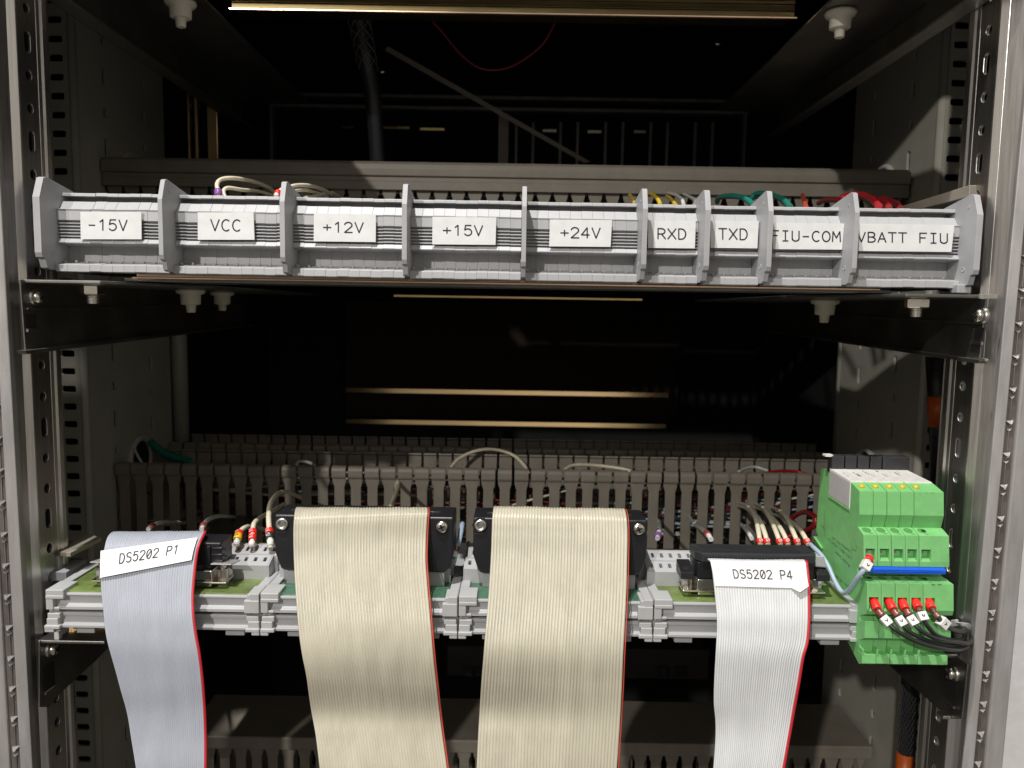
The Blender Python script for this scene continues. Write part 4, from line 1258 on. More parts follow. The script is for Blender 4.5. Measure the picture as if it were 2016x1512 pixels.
mb.build('connector_plug', t, bevel=0.4)
for s, x in ((-1, hx0 - 0.6), (1, hx1 + 1.0)):
    mb = MB()
    zc = P(1350, 1114, 356).z
    xa = x + s * 6.2
    mb.hexa([Vector((min(x, xa), 352.5, D(-9.0))), Vector((max(x, xa), 352.5, D(-9.0))), Vector((max(x, xa), 364, D(-9.0))), Vector((min(x, xa), 364, D(-9.0))),
             Vector((min(x, xa), 352.9, zc - 2.2)), Vector((max(x, xa), 352.9, zc - 2.2)), Vector((max(x, xa), 364, zc + 0.8)), Vector((min(x, xa), 364, zc + 0.8))], 'black')
    mb.lathe(((x + xa) / 2, 356.4, zc - 1.6), (0, -0.2, 1), [(1.5, 0.0), (1.5, 0.5)], 'void', n=14)
    mb.build('mounting_ear', t, bevel=0.5)
left = [(1393, 1099, 354), (1396, 1101, 352), (1400, 1108, 350.2), (1404, 1135, 349.6), (1409, 1180, 348.8), (1412, 1215, 347.8), (1412, 1245, 347.7), (1410, 1285, 347.85), (1407, 1340, 349), (1406, 1385, 350.25), (1409, 1420, 351.25), (1409, 1455, 351.25), (1405, 1512, 349.75), (1401, 1560, 348.75)]
right = [(1582, 1102, 354), (1585, 1104, 352), (1587, 1112, 350.4), (1590, 1140, 349.8), (1591, 1180, 348.8), (1591, 1220, 347.6), (1588, 1262, 347.65), (1579, 1296, 348.05), (1571, 1345, 349.25), (1562, 1395, 350.25), (1553, 1445, 350.5), (1541, 1512, 349.75), (1532, 1560, 349.25)]
ribbon(t, left, right, 36, 'white_pvc', 'red_pvc', rows=120, amp=0.36)
mb = MB()
rowsL = [rib((1398, 1103, 350.6)), rib((1401, 1118, 350.0)), rib((1405, 1136, 349.6)), rib((1408, 1153, 349.2))]
rowsR = [rib((1585, 1106, 350.8)), rib((1587, 1121, 350.1)), rib((1589, 1140, 349.7)), rib((1590, 1158, 349.0))]
sl, sr = spline(rowsL, 5), spline(rowsR, 5)
fr_ = [p - Vector((0, 0.40, 0)) for q in zip(sl, sr) for p in q]
bk_ = [p - Vector((0, 0.20, 0)) for q in zip(sl, sr) for p in q]
n = len(sl)
fs = [(2 * i, 2 * i + 1, 2 * i + 3, 2 * i + 2) for i in range(n - 1)]
fs += [(2 * n + 2 * i, 2 * n + 2 * i + 2, 2 * n + 2 * i + 3, 2 * n + 2 * i + 1) for i in range(n - 1)]
fs += [(2 * i, 2 * i + 2, 2 * n + 2 * i + 2, 2 * n + 2 * i) for i in range(n - 1)] + [(2 * i + 1, 2 * n + 2 * i + 1, 2 * n + 2 * i + 3, 2 * i + 3) for i in range(n - 1)]
fs += [(0, 2 * n, 2 * n + 1, 1), (2 * n - 2, 2 * n - 1, 4 * n - 1, 4 * n - 2)]
mb.add(fr_ + bk_, fs, 'paper')
lf2 = lab_f(sl, sr, 0.62)
letters(mb, 'DS5202 P4', lambda u, v: lf2(0.215 + 0.625 * u, 0.33 + 0.30 * v), 0.44)
mb.build('label', t)
# lifted corner of the tape
mb = MB()
A, B, C_, E = rib((1558, 1157, 348.4)), rib((1588, 1134, 348.2)), rib((1592, 1154, 346.4)), rib((1575, 1166, 346.6))
mb.add([A, B, C_, E] + [p + Vector((0, 0.2, 0)) for p in (A, B, C_, E)], [(0, 1, 2, 3), (7, 6, 5, 4), (0, 4, 5, 1), (1, 5, 6, 2), (2, 6, 7, 3), (3, 7, 4, 0)], 'paper')
mb.build('curled_label_corner', t)

# small end stop and dim bits at the left end of the lower shelf
mb = MB()
a = P(190, 1060, 385)
mb.hexa([P(107, 1094, 372), P(138, 1097, 365), P(200, 1066, 390), P(172, 1052, 400), P(108, 1086, 372), P(139, 1088, 365), P(200, 1058, 390), P(172, 1050, 400)], 'strap')
mb.box(P(112, 1110, 375).x, P(150, 1110, 375).x, 366, 385, P(1008, 1150, 372).z, P(120, 1118, 372).z, 'grey2')
mb.box(P(122, 1110, 375).x, P(128, 1110, 375).x, 370, 374, P(120, 1120, 372).z, P(120, 1092, 372).z, 'grey2')
tag(mb.build('end_clamp', bevel=0.4), 'shaded beige end clamp behind the left end of the lower shelf', 'end clamp')

# =================================================================== green relay modules
X0 = P(1692, 966, 349).x
def SQ(px, py):
    q = Q(px, py, X0)
    return (q.y, q.z)
outl = [(1634, 924), (1675, 949), (1692, 967), (1692, 1013), (1687, 1037), (1689, 1037.5), (1700, 1053), (1700.5, 1104), (1700, 1114), (1688, 1116), (1688, 1131), (1707, 1148), (1707, 1200), (1705, 1209), (1692, 1211), (1692, 1221),
        (1703, 1222), (1702, 1256), (1692, 1260), (1690, 1281), (1697, 1289), (1697, 1306), (1691, 1307), (1668, 1262), (1628, 1230), (1604, 1068), (1607, 1056), (1612, 1060), (1607, 1045), (1616, 922)]
body = [SQ(*p) for p in outl]
W0 = P(1858, 967, 349).x - X0
WP = 6.28
RL = ['leftmost green relay module, with printed side and the white wire sleeve', 'second green relay module from the left of the stack', 'middle green relay module of the five', 'fourth green relay module from the left of the stack', 'rightmost green relay module, wider with a plain end cover']
GR = 'green relay modules at the right end'
wide = [WP, WP, WP, WP, W0 - 4 * WP]
def L2(a, b, u):          # point between two outline points
    return (a[0] + (b[0] - a[0]) * u, a[1] + (b[1] - a[1]) * u)
pf1, pf2 = SQ(1700, 1053), SQ(1700.4, 1104)
pg1, pg2 = SQ(1707, 1148), SQ(1706.4, 1203)
ptA, ptB = SQ(1689, 1037.5), SQ(1700, 1053)
plA, plB = SQ(1688, 1131), SQ(1707, 1148)
ldA, ldB = SQ(1675, 949), SQ(1692, 967)
# printed text on the side
def side_text(par):
    def text(s, p0, p1, h):
        cu = bpy.data.curves.new('t', 'FONT')
        cu.body = s
        cu.size = 1.0
        o = bpy.data.objects.new('t', cu)
        C.objects.link(o)
        dg = bpy.context.evaluated_depsgraph_get()
        me = bpy.data.meshes.new_from_object(o.evaluated_get(dg))
        xs = [v.co.x for v in me.vertices]
        w = max(xs)
        a, b = Vector((0, *SQ(*p0))), Vector((0, *SQ(*p1)))
        d = (b - a) / w
        n = d.normalized()
        u = Vector((0, -n.z, n.y))
        # the module hangs upside down, so the print is turned over
        vs = []
        for v in me.vertices:
            t_ = b - d * v.co.x + u * (h * (1 - v.co.y / 0.72)) * (1 if u.z > 0 else -1)
            vs.append(Vector((X0 - 0.06, t_.y, t_.z)))
        fs = [tuple(p.vertices) for p in me.polygons]
        bpy.data.objects.remove(o)
        bpy.data.curves.remove(cu)
        return vs, fs
    mb = MB()
    for s, p0, p1, h in (('Interface PLC 24V', (1637, 1060), (1674, 1090), 1.5), ('PLC-BSC- 24DC/ 21', (1630, 1064), (1674, 1101), 1.5), ('Phoenix Contact', (1644, 1090), (1673, 1118), 1.6), ('No. 29 66 01', (1638, 1130), (1671, 1160), 1.4)):
        mb.add(*text(s, p0, p1, h), 'green_ink')
    # little contact diagram lines
    for (a, b) in (((1623, 1004), (1623, 1056)), ((1616, 1034), (1623, 1040)), ((1677, 1066), (1677, 1102)), ((1677, 1080), (1686, 1085)), ((1685, 1073), (1689, 1082))):
        A, B = Vector((X0 - 0.06, *SQ(*a))), Vector((X0 - 0.06, *SQ(*b)))
        d = (B - A).normalized()
        n = Vector((0, -d.z, d.y)) * 0.14
        mb.add([A - n, A + n, B + n, B - n], [(0, 1, 2, 3)], 'green_ink')
    return mb.build('printed_marks', par, fix=False)

x = X0
for i in range(5):
    w = wide[i]
    a, b = x + (0.0 if i == 0 else 0.30), x + w
    yj = (0, 0.12, -0.1, 0.08, -0.02)[i]
    t = thing('relay_module', RL[i], 'relay module', ((a + b) / 2, 370, body[22][1]), GR)
    # side cheeks carry the outline; the middle is set back where the wire funnels are
    inner = list(body)
    mb = MB()
    mb.prism([(y + yj, z_) for y, z_ in body], 'X', a, a + 0.85, 'green')
    mb.prism([(y + yj, z_) for y, z_ in body], 'X', a + min(5.2, w - 1.0) , b, 'green')
    xa, xb = a + 0.85, a + min(5.2, w - 1.0)
    cut = list(body)
    # recess the funnel zones on both terminal levels
    d1 = 3.6
    fz1a, fz1b = L2(pf1, pf2, 0.53), pf2
    gz1a, gz1b = L2(pg1, pg2, 0.50), pg2
    poly = [body[0], body[1], body[2], body[3], body[4], body[5], body[6], fz1a, (fz1a[0] + d1, fz1a[1] - 0.2), (fz1b[0] + d1, fz1b[1] + 1.6), fz1b, body[8], body[9], body[10], body[11], gz1a, (gz1a[0] + d1, gz1a[1] - 0.2), (gz1b[0] + d1, gz1b[1] + 1.2), gz1b] + body[13:]
    mb.prism([(y + yj, z_) for y, z_ in poly], 'X', xa, xb, 'green')
    mb.build('housing', t, bevel=0.16, seg=1)
    mb = MB()
    for za, zb_ in ((fz1a, fz1b), (gz1a, gz1b)):
        mb.box(xa + 0.7, xb - 0.9, za[0] + d1 - 0.25 + yj, za[0] + d1 + 0.1 + yj, zb_[1] + 2.2, za[1] - 0.5, 'void')
        mb.box(xa + 1.0, xb - 1.7, za[0] + d1 - 0.6 + yj, za[0] + d1 - 0.2 + yj, (za[1] + zb_[1]) / 2 - 0.2, za[1] - 0.9, 'grime')
    mb.build('clamp_cage', t)
    # plunger holes on the sloping tops: darker discs paint the shade of the recess
    for A, B, k in ((ptA, ptB, 0), (plA, plB, 1)):
        c2 = L2(A, B, 0.38)
        nn = Vector((0, -(A[1] - B[1]), (A[0] - B[0]))).normalized()
        if nn.z < 0: nn = -nn
        c = Vector((a + 3.0, c2[0] + yj, c2[1]))
        mb = MB()
        mb.lathe(c - nn * 0.3, nn, [(2.0, 0), (2.0, 0.36)], 'green_dk', n=22)
        if i in (0, 4) and not (i == 0 and k == 0):
            mb.lathe(c - nn * 0.3 + Vector((0.7, 0, 0)), nn, [(1.0, 0), (1.0, 0.42)], 'void', n=16)
        mb.build('recess_disc', t)
        # tiny terminal mark
        e = Vector((0, B[0] - A[0], B[1] - A[1])).normalized()
        c = Vector((a + 4.1, *L2(A, B, 0.80))) + nn * 0.04 + Vector((0, yj, 0))
        mb = MB()
        letters(mb, 'A2' if k == 0 else 'A1+', lambda u, v, c=c, e=e: c + Vector((0.95, 0, 0)) * (1 - 2 * u) * 0.8 + e * (0.5 - (1 - v)) * -0.95, 0.13, 'green_ink')
        mb.build('terminal_mark', t)
    # ivory relay on top
    wtop = [SQ(1634.5, 921.5), SQ(1675.5, 946.8), SQ(1673, 1002), SQ(1632, 975)]
    wa, wb = (a - 0.22, b - 0.1) if i < 4 else (a + 0.05, b - 0.6)
    mb = MB()
    mb.prism([(y + yj, z_) for y, z_ in wtop], 'X', wa, wb, 'relay_white')
    rl = mb.build('relay', t, bevel=0.25)
    mb = MB()
    A, B = wtop[0], wtop[1]
    rng = random.Random(40 + i)
    for k in range(5 if i in (1, 2, 3, 4) else 2):          # worn print on the cover
        u0 = rng.uniform(0.15, 0.6)
        xx = wa + rng.uniform(0.8, max(1.2, (wb - wa) * 0.5))
        p0, p1 = L2(A, B, u0), L2(A, B, u0 + rng.uniform(0.08, 0.22))
        ww = rng.uniform(0.2, 0.5)
        mb.add([(xx, p0[0] + yj, p0[1] + 0.05), (xx + ww, p0[0] + yj, p0[1] + 0.05), (xx + ww, p1[0] + yj, p1[1] + 0.05), (xx, p1[0] + yj, p1[1] + 0.05)], [(0, 1, 2, 3)], 'grime')
    mb.build('worn_print', t)
    # LED
    c2 = L2(ldA, ldB, 0.52)
    nn = Vector((0, -(ldA[1] - ldB[1]), (ldA[0] - ldB[0]))).normalized()
    if nn.z < 0: nn = -nn
    c = Vector((a + 2.9, c2[0] + yj, c2[1]))
    mb = MB()
    mb.lathe(c, nn, [(1.45, -0.2), (1.4, 0.35), (1.15, 0.9), (0.7, 1.25), (0.2, 1.4)], 'led', n=18)
    mb.build('indicator_lamp', t)
    # rear black marker carrier
    ra, rb = a + 0.2 - (0.3 if i == 0 else 0), b - 0.15
    bq = [P(1634, 921, 381), P(1634, 896, 381)]
    mb = MB()
    zlo, zhi = P(1700, 922, 381).z, P(1700, 898, 381).z
    mb.box(ra, rb, 380.5, 386, zlo - 3, zhi, 'black_grey')
    mb.build('marker_carrier', t, bevel=0.4)
    if i == 0:
        side_text(t)
        mb = MB()
        mb.prism([(y - 0.0, z_) for y, z_ in [SQ(1634.8, 926), SQ(1675, 950), SQ(1672.5, 1000), SQ(1632.5, 974)]], 'X', a - 0.35, a - 0.1, 'relay_side')
        mb.build('relay_side_wall', t, bevel=0.1)
        A, B = SQ(1632, 976), SQ(1673, 1003)
        mb = MB()
        mb.prism([(A[0], A[1]), (B[0], B[1]), (B[0], B[1] - 0.5), (A[0], A[1] - 0.5)], 'X', a - 0.5, a, 'green')
        mb.build('locating_rib', t)
        mb = MB()
        A, B = SQ(1605, 1056), SQ(1620, 1078)
        mb.prism([(A[0], A[1]), (B[0], B[1]), (B[0], B[1] - 0.6), (A[0], A[1] - 0.6)], 'X', a - 1.0, a, 'green')
        mb.build('locating_rib', t)
        MB().box(P(1621, 893, 384).x, P(1636, 893, 384).x, 381, 385, P(1625, 897, 384).z, P(1625, 893.5, 384).z, 'white').build('marker_tag', t)
    if i == 4:
        mb = MB()
        # mould marks on the end cover
        for (pa, pb, Yp) in (((1820, 970), (1826, 981), body[2][0]), ((1832, 970), (1839, 981), body[2][0]), ((1824, 1058), (1831, 1065), pf1[0]), ((1837, 1058), (1843, 1065), pf1[0]), ((1824, 1071), (1829, 1075), pf1[0]), ((1836, 1071), (1841, 1075), pf1[0]),
                             ((1834, 1150), (1840, 1157), pg1[0]), ((1846, 1150), (1853, 1156), pg1[0]), ((1833, 1164), (1837, 1168), pg1[0]), ((1846, 1164), (1850, 1168), pg1[0])):
            q0, q1 = P(*pa, Yp), P(*pb, Yp)
            mb.box(q0.x, q1.x, Yp - 0.06 + yj, Yp + 0.3, q1.z, q0.z, 'green_dk')
        mb.build('mould_marks', t)
    # ribs on the rail foot
    A = SQ(1697, 1289)
    q = SQ(1692, 1275)
    mb = MB()
    mb.box(a + 0.1, a + 0.9, A[0] - 0.1, q[0] + 3, A[1] - 0.5, q[1] + 0.5, 'green')
    mb.build('foot_rib', t, bevel=0.2)
    x += w

# blue plug-in bridge lying in the groove between the two terminal levels
q0, q1 = P(1710, 1115.5, 340), P(1859, 1131, 340)
mb = MB()
zc = (q0.z + q1.z) / 2
hh = (q0.z - q1.z) / 2
pr = []
for k in range(16):
    g = 2 * math.pi * k / 16
    pr.append((341.4 + 2.8 * math.copysign(abs(math.cos(g)) ** 0.6, math.cos(g)), zc + hh * math.copysign(abs(math.sin(g)) ** 0.6, math.sin(g))))
mb.prism(pr, 'X', q0.x, q1.x, 'blue')
for k in range(3):
    mb.box(q0.x + 2, q1.x - 3, 338.35, 338.7, zc - hh * 0.5 + k * hh * 0.45, zc - hh * 0.5 + k * hh * 0.45 + 0.25, 'blue')
tag(mb.build('plug_in_bridge', bevel=0.5), 'bright blue plug-in bridge bar across the green relays', 'bridge bar')

# black wires with red ferrules
fx = [1719, 1748, 1774, 1800, 1826]
ends = [
 [(1719, 1180, 337.5), (1725, 1196, 333), (1734, 1209, 330), (1745, 1224, 328), (1768, 1243, 325), (1800, 1261, 324.5), (1845, 1275, 325.5), (1885, 1279, 333.5), (1906, 1273, 343.5)],
 [(1748, 1180, 337.5), (1756, 1196, 333), (1764, 1209, 330), (1772, 1222, 328), (1790, 1243, 325.5), (1818, 1258, 326), (1850, 1268, 329.5), (1885, 1270, 339.5), (1900, 1262, 349.5)],
 [(1774, 1180, 337.5), (1781, 1196, 333), (1787, 1207, 330), (1794, 1220, 328), (1812, 1240, 325), (1845, 1258, 325.5), (1885, 1264, 332.5), (1908, 1266, 338.5), (1914, 1254, 347.5), (1908, 1236, 357.5)],
 [(1800, 1180, 337.5), (1807, 1195, 333), (1812, 1205, 330), (1816, 1215, 328), (1828, 1235, 327), (1846, 1252, 328), (1878, 1261, 333.5), (1896, 1259, 343.5), (1900, 1245, 351.5), (1894, 1228, 359.5)],
 [(1826, 1180, 337.5), (1832, 1194, 333), (1839, 1205, 330), (1848, 1217, 328), (1860, 1230, 327.5), (1880, 1241, 332.5), (1896, 1243, 339.5), (1898, 1234, 349.5)],
]
WL = ['black wire with red ferrule from the leftmost relay, lowest of its bundle', 'black wire with red ferrule from the second relay', 'black wire with red ferrule from the middle relay', 'black wire with red ferrule and tilted white marker from the fourth relay', 'black wire with red ferrule from the rightmost relay']
for i in range(5):
    sl_ = [(0.1, 6.2, 1.95, 'red', None), (6.6, 3.0, 1.5, 'dk_red', ('1', 'white')), (9.9, 4.2, 1.8, 'white', 'flat')]
    if i == 3: sl_ = [(0.1, 5.6, 1.9, 'red', None), (6.0, 2.0, 1.2, 'brown', None), (8.2, 4.2, 1.9, 'white', 'flat')]
    if i == 4: sl_ = [(0.1, 6.4, 1.95, 'red', None), (6.6, 2.0, 1.2, 'brown', None), (8.8, 2.2, 1.5, 'brown', ('1', 'white')), (12.0, 4.6, 2.2, 'white', 'flat')]
    wire('wire', WL[i], ends[i], 0.98 if i != 4 else 1.15, 'black_wire', group='black wires plugged into the relays', n=12, seg=10, sleeves=sl_)
for i, (pts, lb) in enumerate([
    ([(1906, 1273, 346), (1913, 1262, 354), (1912, 1240, 362), (1898, 1200, 372), (1880, 1165, 384)], 'black wire running up behind the cable tie, outermost of the bundle'),
    ([(1900, 1262, 352), (1906, 1250, 358), (1902, 1225, 366), (1890, 1195, 376), (1876, 1160, 388)], 'black wire running up behind the cable tie, second of the bundle'),
    ([(1908, 1236, 360), (1896, 1205, 368), (1882, 1180, 378), (1872, 1150, 390)], 'black wire running up behind the cable tie, third of the bundle'),
    ([(1894, 1228, 362), (1884, 1210, 368), (1872, 1190, 378), (1866, 1165, 390)], 'black wire running up behind the cable tie, innermost of the bundle')]):
    wire('wire', lb, pts, 1.15, 'black_wire', group='black wires behind the cable tie', n=10)
t = thing('cable_tie', 'grey white cable tie round the black wires right of the relays', 'cable tie', P(1900, 1240, 350))
mb = MB()
mb.hexa([P(1871, 1235, 351), P(1889, 1232, 350), P(1889, 1232, 354), P(1871, 1235, 355), P(1871, 1220, 351), P(1887, 1219, 350), P(1887, 1219, 354), P(1871, 1220, 355)], 'relay_side')
mb.build('tie_head', t, bevel=0.5)
pts = spline([P(1884, 1228, 349.5), P(1895, 1231, 347), P(1907, 1233, 347), P(1915, 1240, 350), P(1918, 1252, 356)], 8)
mb = MB()
v = []
for k, p in enumerate(pts):
    a = (pts[min(k + 1, len(pts) - 1)] - pts[max(k - 1, 0)]).normalized()
    n_ = a.cross(Vector((0, 1, 0.2))).normalized()
    v += [p + n_ * 1.2, p - n_ * 1.2, p - n_ * 1.2 + Vector((0, 0.9, 0)), p + n_ * 1.2 + Vector((0, 0.9, 0))]
fs = [(4 * k + j, 4 * k + (j + 1) % 4, 4 * k + 4 + (j + 1) % 4, 4 * k + 4 + j) for k in range(len(pts) - 1) for j in range(4)]
mb.add(v, fs + [(0, 1, 2, 3), (4 * len(pts) - 1, 4 * len(pts) - 2, 4 * len(pts) - 3, 4 * len(pts) - 4)], 'relay_side')
mb.build('tie_strap', t)

# pale blue wire
wire('wire', 'pale blue wire with red and white sleeves plugged into the first relay', [(1708, 1090, 350), (1711, 1099, 342), (1707, 1110, 339), (1699, 1124, 338), (1688, 1138, 340), (1676, 1157, 345), (1664, 1167, 350), (1655, 1163, 354), (1643, 1143, 360), (1631, 1115, 366), (1617, 1093, 372), (1600, 1076, 380), (1590, 1066, 392)], 1.1, 'blue_wire', n=12, seg=10,
     sleeves=((2.0, 6.0, 1.75, 'white', None), (8.2, 2.9, 2.0, 'red', None), (11.4, 4.4, 2.05, 'white', 'flat')))
mb = MB()
mb.hexa([P(1605, 1116, 357), P(1628, 1118, 357), P(1628, 1118, 366), P(1605, 1116, 366), P(1604, 1094, 357), P(1622, 1095, 357), P(1622, 1095, 366), P(1604, 1094, 366)], 'pale')
tag(mb.build('retaining_clip', bevel=0.5), 'white plastic clip where the pale blue wire passes the black connector', 'clip')

# =================================================================== wires around the lower terminals
wire('wire', 'tall cream wire bending over beside the first black connector hood', [(533, 1078, 375), (532, 1062, 377), (530, 1040, 384), (529, 1015, 396), (533, 990, 420), (545, 974, 450), (560, 968, 490), (578, 973, 540), (592, 981, 572)], 1.35, 'cream_wire', group=GW, n=12, sleeves=((1.0, 3.0, 1.7, 'white', None), (4.6, 3.0, 2.1, 'black_grey', ('0', 'white')), (8.0, 3.2, 2.1, 'red', ('2', 'white'))))
wire('wire', 'cream wire with two red numbered sleeves left of the hood', [(495, 1076, 376), (497, 1060, 379), (498, 1040, 386), (502, 1028, 396), (515, 1018, 420), (540, 1004, 470), (560, 992, 540)], 1.25, 'cream_wire', group=GW, n=12, sleeves=((0.4, 2.2, 1.6, 'white', None), (3.4, 3.0, 2.0, 'red', ('2', 'white')), (7.4, 3.0, 2.0, 'red', ('2', 'white'))))
wire('wire', 'cream wire with one yellow and one red numbered sleeve', [(465, 1075, 376), (468, 1058, 379), (473, 1046, 386), (484, 1038, 396), (498, 1036, 420), (512, 1040, 460), (530, 1046, 500)], 1.25, 'cream_wire', group=GW, n=12, sleeves=((0.4, 2.4, 1.6, 'white', None), (3.4, 3.4, 2.0, 'yellow', ('4', 'ink')), (7.2, 2.8, 2.0, 'red', ('2', 'white'))))
wire('wire', 'dim white wire with dark red sleeve low behind the grey ribbon, left one', [(292, 1042, 392), (300, 1036, 398), (312, 1030, 410), (335, 1028, 470), (362, 1030, 560)], 1.2, 'white_wire', group=GW, sleeves=((2.2, 5, 1.8, 'dk_red', None),))
wire('wire', 'dim white wire with dark red sleeve low behind the grey ribbon, right one', [(397, 1042, 392), (402, 1032, 400), (412, 1022, 420), (435, 1016, 480), (462, 1018, 565)], 1.2, 'white_wire', group=GW, sleeves=((2.4, 5, 1.8, 'dk_red', None),))
wire('wire', 'cream wire falling from the duct behind the first hood, near its middle', [(768, 1000, 480), (778, 975, 520), (784, 957, 560), (782, 950, 568), (777, 965, 574)], 1.5, 'cream_wire', group=GW)
wire('wire', 'long cream wire arching up between the two lower ducts', [(888, 920, 600), (905, 902, 610), (940, 887, 618), (975, 885, 622), (1010, 896, 622), (1032, 916, 612), (1040, 930, 600)], 1.35, 'cream_wire', group=GW, n=10)
wire('wire', 'flat cream wire lying along the top of the open duct, right of centre', [(1113, 924, 590), (1124, 917, 596), (1145, 915, 600), (1180, 917, 604), (1225, 923, 600), (1248, 930, 596)], 1.35, 'cream_wire', group=GW, n=10)
wire('wire', 'short grey wire bowing over the open duct, left of centre', [(583, 916, 590), (588, 909, 596), (602, 909, 600), (616, 914, 598), (622, 922, 592)], 1.2, 'white_wire', group=GW)
wire('wire', 'dim grey wire bowing over the open duct near the relays', [(1455, 928, 590), (1470, 921, 600), (1490, 920, 606), (1512, 927, 600)], 1.1, 'white_wire', group=GW)
wire('wire', 'red wire resting on the open duct near the relays', [(1505, 932, 590), (1535, 927, 596), (1570, 929, 600), (1600, 938, 592)], 1.2, 'dk_red_wire', group=GW)
wire('wire', 'pale blue wire end with brown sleeve between the two hoods', [(893, 1096, 366), (899, 1080, 368), (905, 1060, 372), (909, 1038, 384), (910, 1030, 400)], 1.3, 'blue_wire', group=GW, n=12, sleeves=((0.4, 2.2, 1.7, 'white', None), (2.9, 2.2, 1.7, 'brown', ('1', 'white'))))
wire('wire', 'dark cable looping on the board between the two hoods', [(906, 1128, 368), (914, 1118, 372), (924, 1100, 378), (928, 1080, 390), (922, 1070, 410)], 1.3, 'black_wire', group=GW)
CW = [[(1497, 1072, 384), (1493, 1045, 392), (1487, 1018, 420), (1478, 1003, 460), (1466, 994, 520), (1453, 989, 571)], [(1512, 1072, 384), (1504, 1045, 392), (1494, 1022, 420), (1480, 1008, 460), (1466, 999, 520), (1453, 996, 571)],
      [(1537, 1072, 384), (1527, 1045, 392), (1515, 1018, 425), (1506, 1004, 460), (1497, 996, 520), (1487, 993, 571)], [(1552, 1072, 384), (1540, 1046, 392), (1526, 1026, 420), (1512, 1012, 460), (1500, 1003, 520), (1487, 999, 571)],
      [(1572, 1072, 384), (1561, 1046, 392), (1550, 1022, 425), (1540, 1010, 460), (1530, 1003, 520), (1519, 1000, 571)], [(1592, 1072, 384), (1580, 1050, 392), (1566, 1034, 420), (1550, 1023, 460), (1535, 1016, 520), (1522, 1013, 571)]]
for i, pts in enumerate(CW):
    wire('wire', ['first', 'second', 'third', 'fourth', 'fifth', 'sixth'][i] + ' from the left of six cream wires curving into the duct by the relays', pts, 1.25, 'cream_wire', group='six cream wires behind the white ribbon connector', n=12, sleeves=((0.6, 2.4, 1.8, 'red', ('0', 'white')),))
wire('wire', 'grey white wire with dark red sleeve right of the second hood', [(1400, 1062, 388), (1393, 1052, 396), (1382, 1042, 420), (1370, 1034, 470), (1362, 1024, 530), (1357, 1017, 571)], 1.35, 'white_wire', group=GW, n=10, sleeves=((5, 7, 1.9, 'dk_red', None),))
wire('wire', 'dim white wire with dark blue band behind the white ribbon connector', [(1480, 1060, 390), (1474, 1050, 400), (1468, 1042, 430), (1460, 1034, 500), (1456, 1030, 571)], 1.2, 'white_wire', group=GW)
wire('wire', 'white wire in a purple sleeve just right of the second hood', [(1294, 1060, 388), (1297, 1048, 400), (1298, 1034, 440), (1296, 1024, 571)], 1.3, 'white_wire', group=GW, sleeves=((1.5, 4, 1.9, 'purple', None),))
wire('wire', 'dark red wire looping beside the green relays, upper one', [(1555, 1030, 480), (1566, 1015, 470), (1585, 1008, 450), (1600, 1014, 430), (1608, 1024, 420), (1600, 1036, 425)], 1.5, 'dk_red_wire', group=GW)
wire('wire', 'dark red wire looping beside the green relays, lower one', [(1530, 1060, 440), (1560, 1054, 440), (1585, 1045, 430), (1604, 1034, 420), (1606, 1020, 420)], 1.4, 'dk_red_wire', group=GW)

# =================================================================== hoses and cables by the posts
xb = 600
t = thing('braided_hose', 'black braided hose with orange heat shrink end at the lower right', 'cable hose', P(1788, 1505, 430))
p0, p1 = P(1793, 1330, 440), P(1783, 1484, 440)
mb = MB()
ln = (p1 - p0).length
prof = []
mb.tube([p0 + (p0 - p1) * 0.6, p0, p1], 4.6, 'braid', n=28)
ax = (p1 - p0).normalized()
u_ = ax.cross(Vector((0, 1, 0))).normalized()
v_ = ax.cross(u_)
for hnd in (1, -1):
    for k in range(14):
        pts = []
        for s in range(0, 61):
            g = hnd * s * 0.11 + 2 * math.pi * k / 14
            pts.append(p0 + (p0 - p1) * 0.4 + (p1 - p0) * 1.38 * s / 60 + (u_ * math.cos(g) + v_ * math.sin(g)) * (4.72 + 0.08 * math.sin(s * 2.1 + k)))
        mb.tube(pts, 0.30, 'black_grey', n=5, caps=False)
mb.build('braided_sleeve', t, fix=False)
MB().tube([p1 - ax * 1.0, p1 + ax * 40], 5.1, 'orange', n=28).build('heat_shrink', t)
p0, p1 = P(1850, 778, 460), P(1853, 838, 460)
t = thing('braided_hose', 'black hose with an orange band glimpsed through the right post slots', 'cable hose', p1)
MB().tube([P(1845, 700, 460), p0, p1, P(1853, 1040, 460)], 6.5, 'braid', n=22).build('braided_sleeve', t)
MB().tube([p0, p1], 7.0, 'orange', n=22).build('heat_shrink', t)
wire('cable', 'dark teal cable coming out of the left wall grommet', [(296, 870, 600), (312, 884, 606), (335, 897, 615), (380, 908, 630), (430, 914, 635)], 3.2, 'teal_wire', cat='cable')
wire('cable', 'thin white wire in the left wall grommet', [(264, 880, 596), (270, 895, 592), (280, 912, 590)], 0.9, 'white_wire', cat='cable')

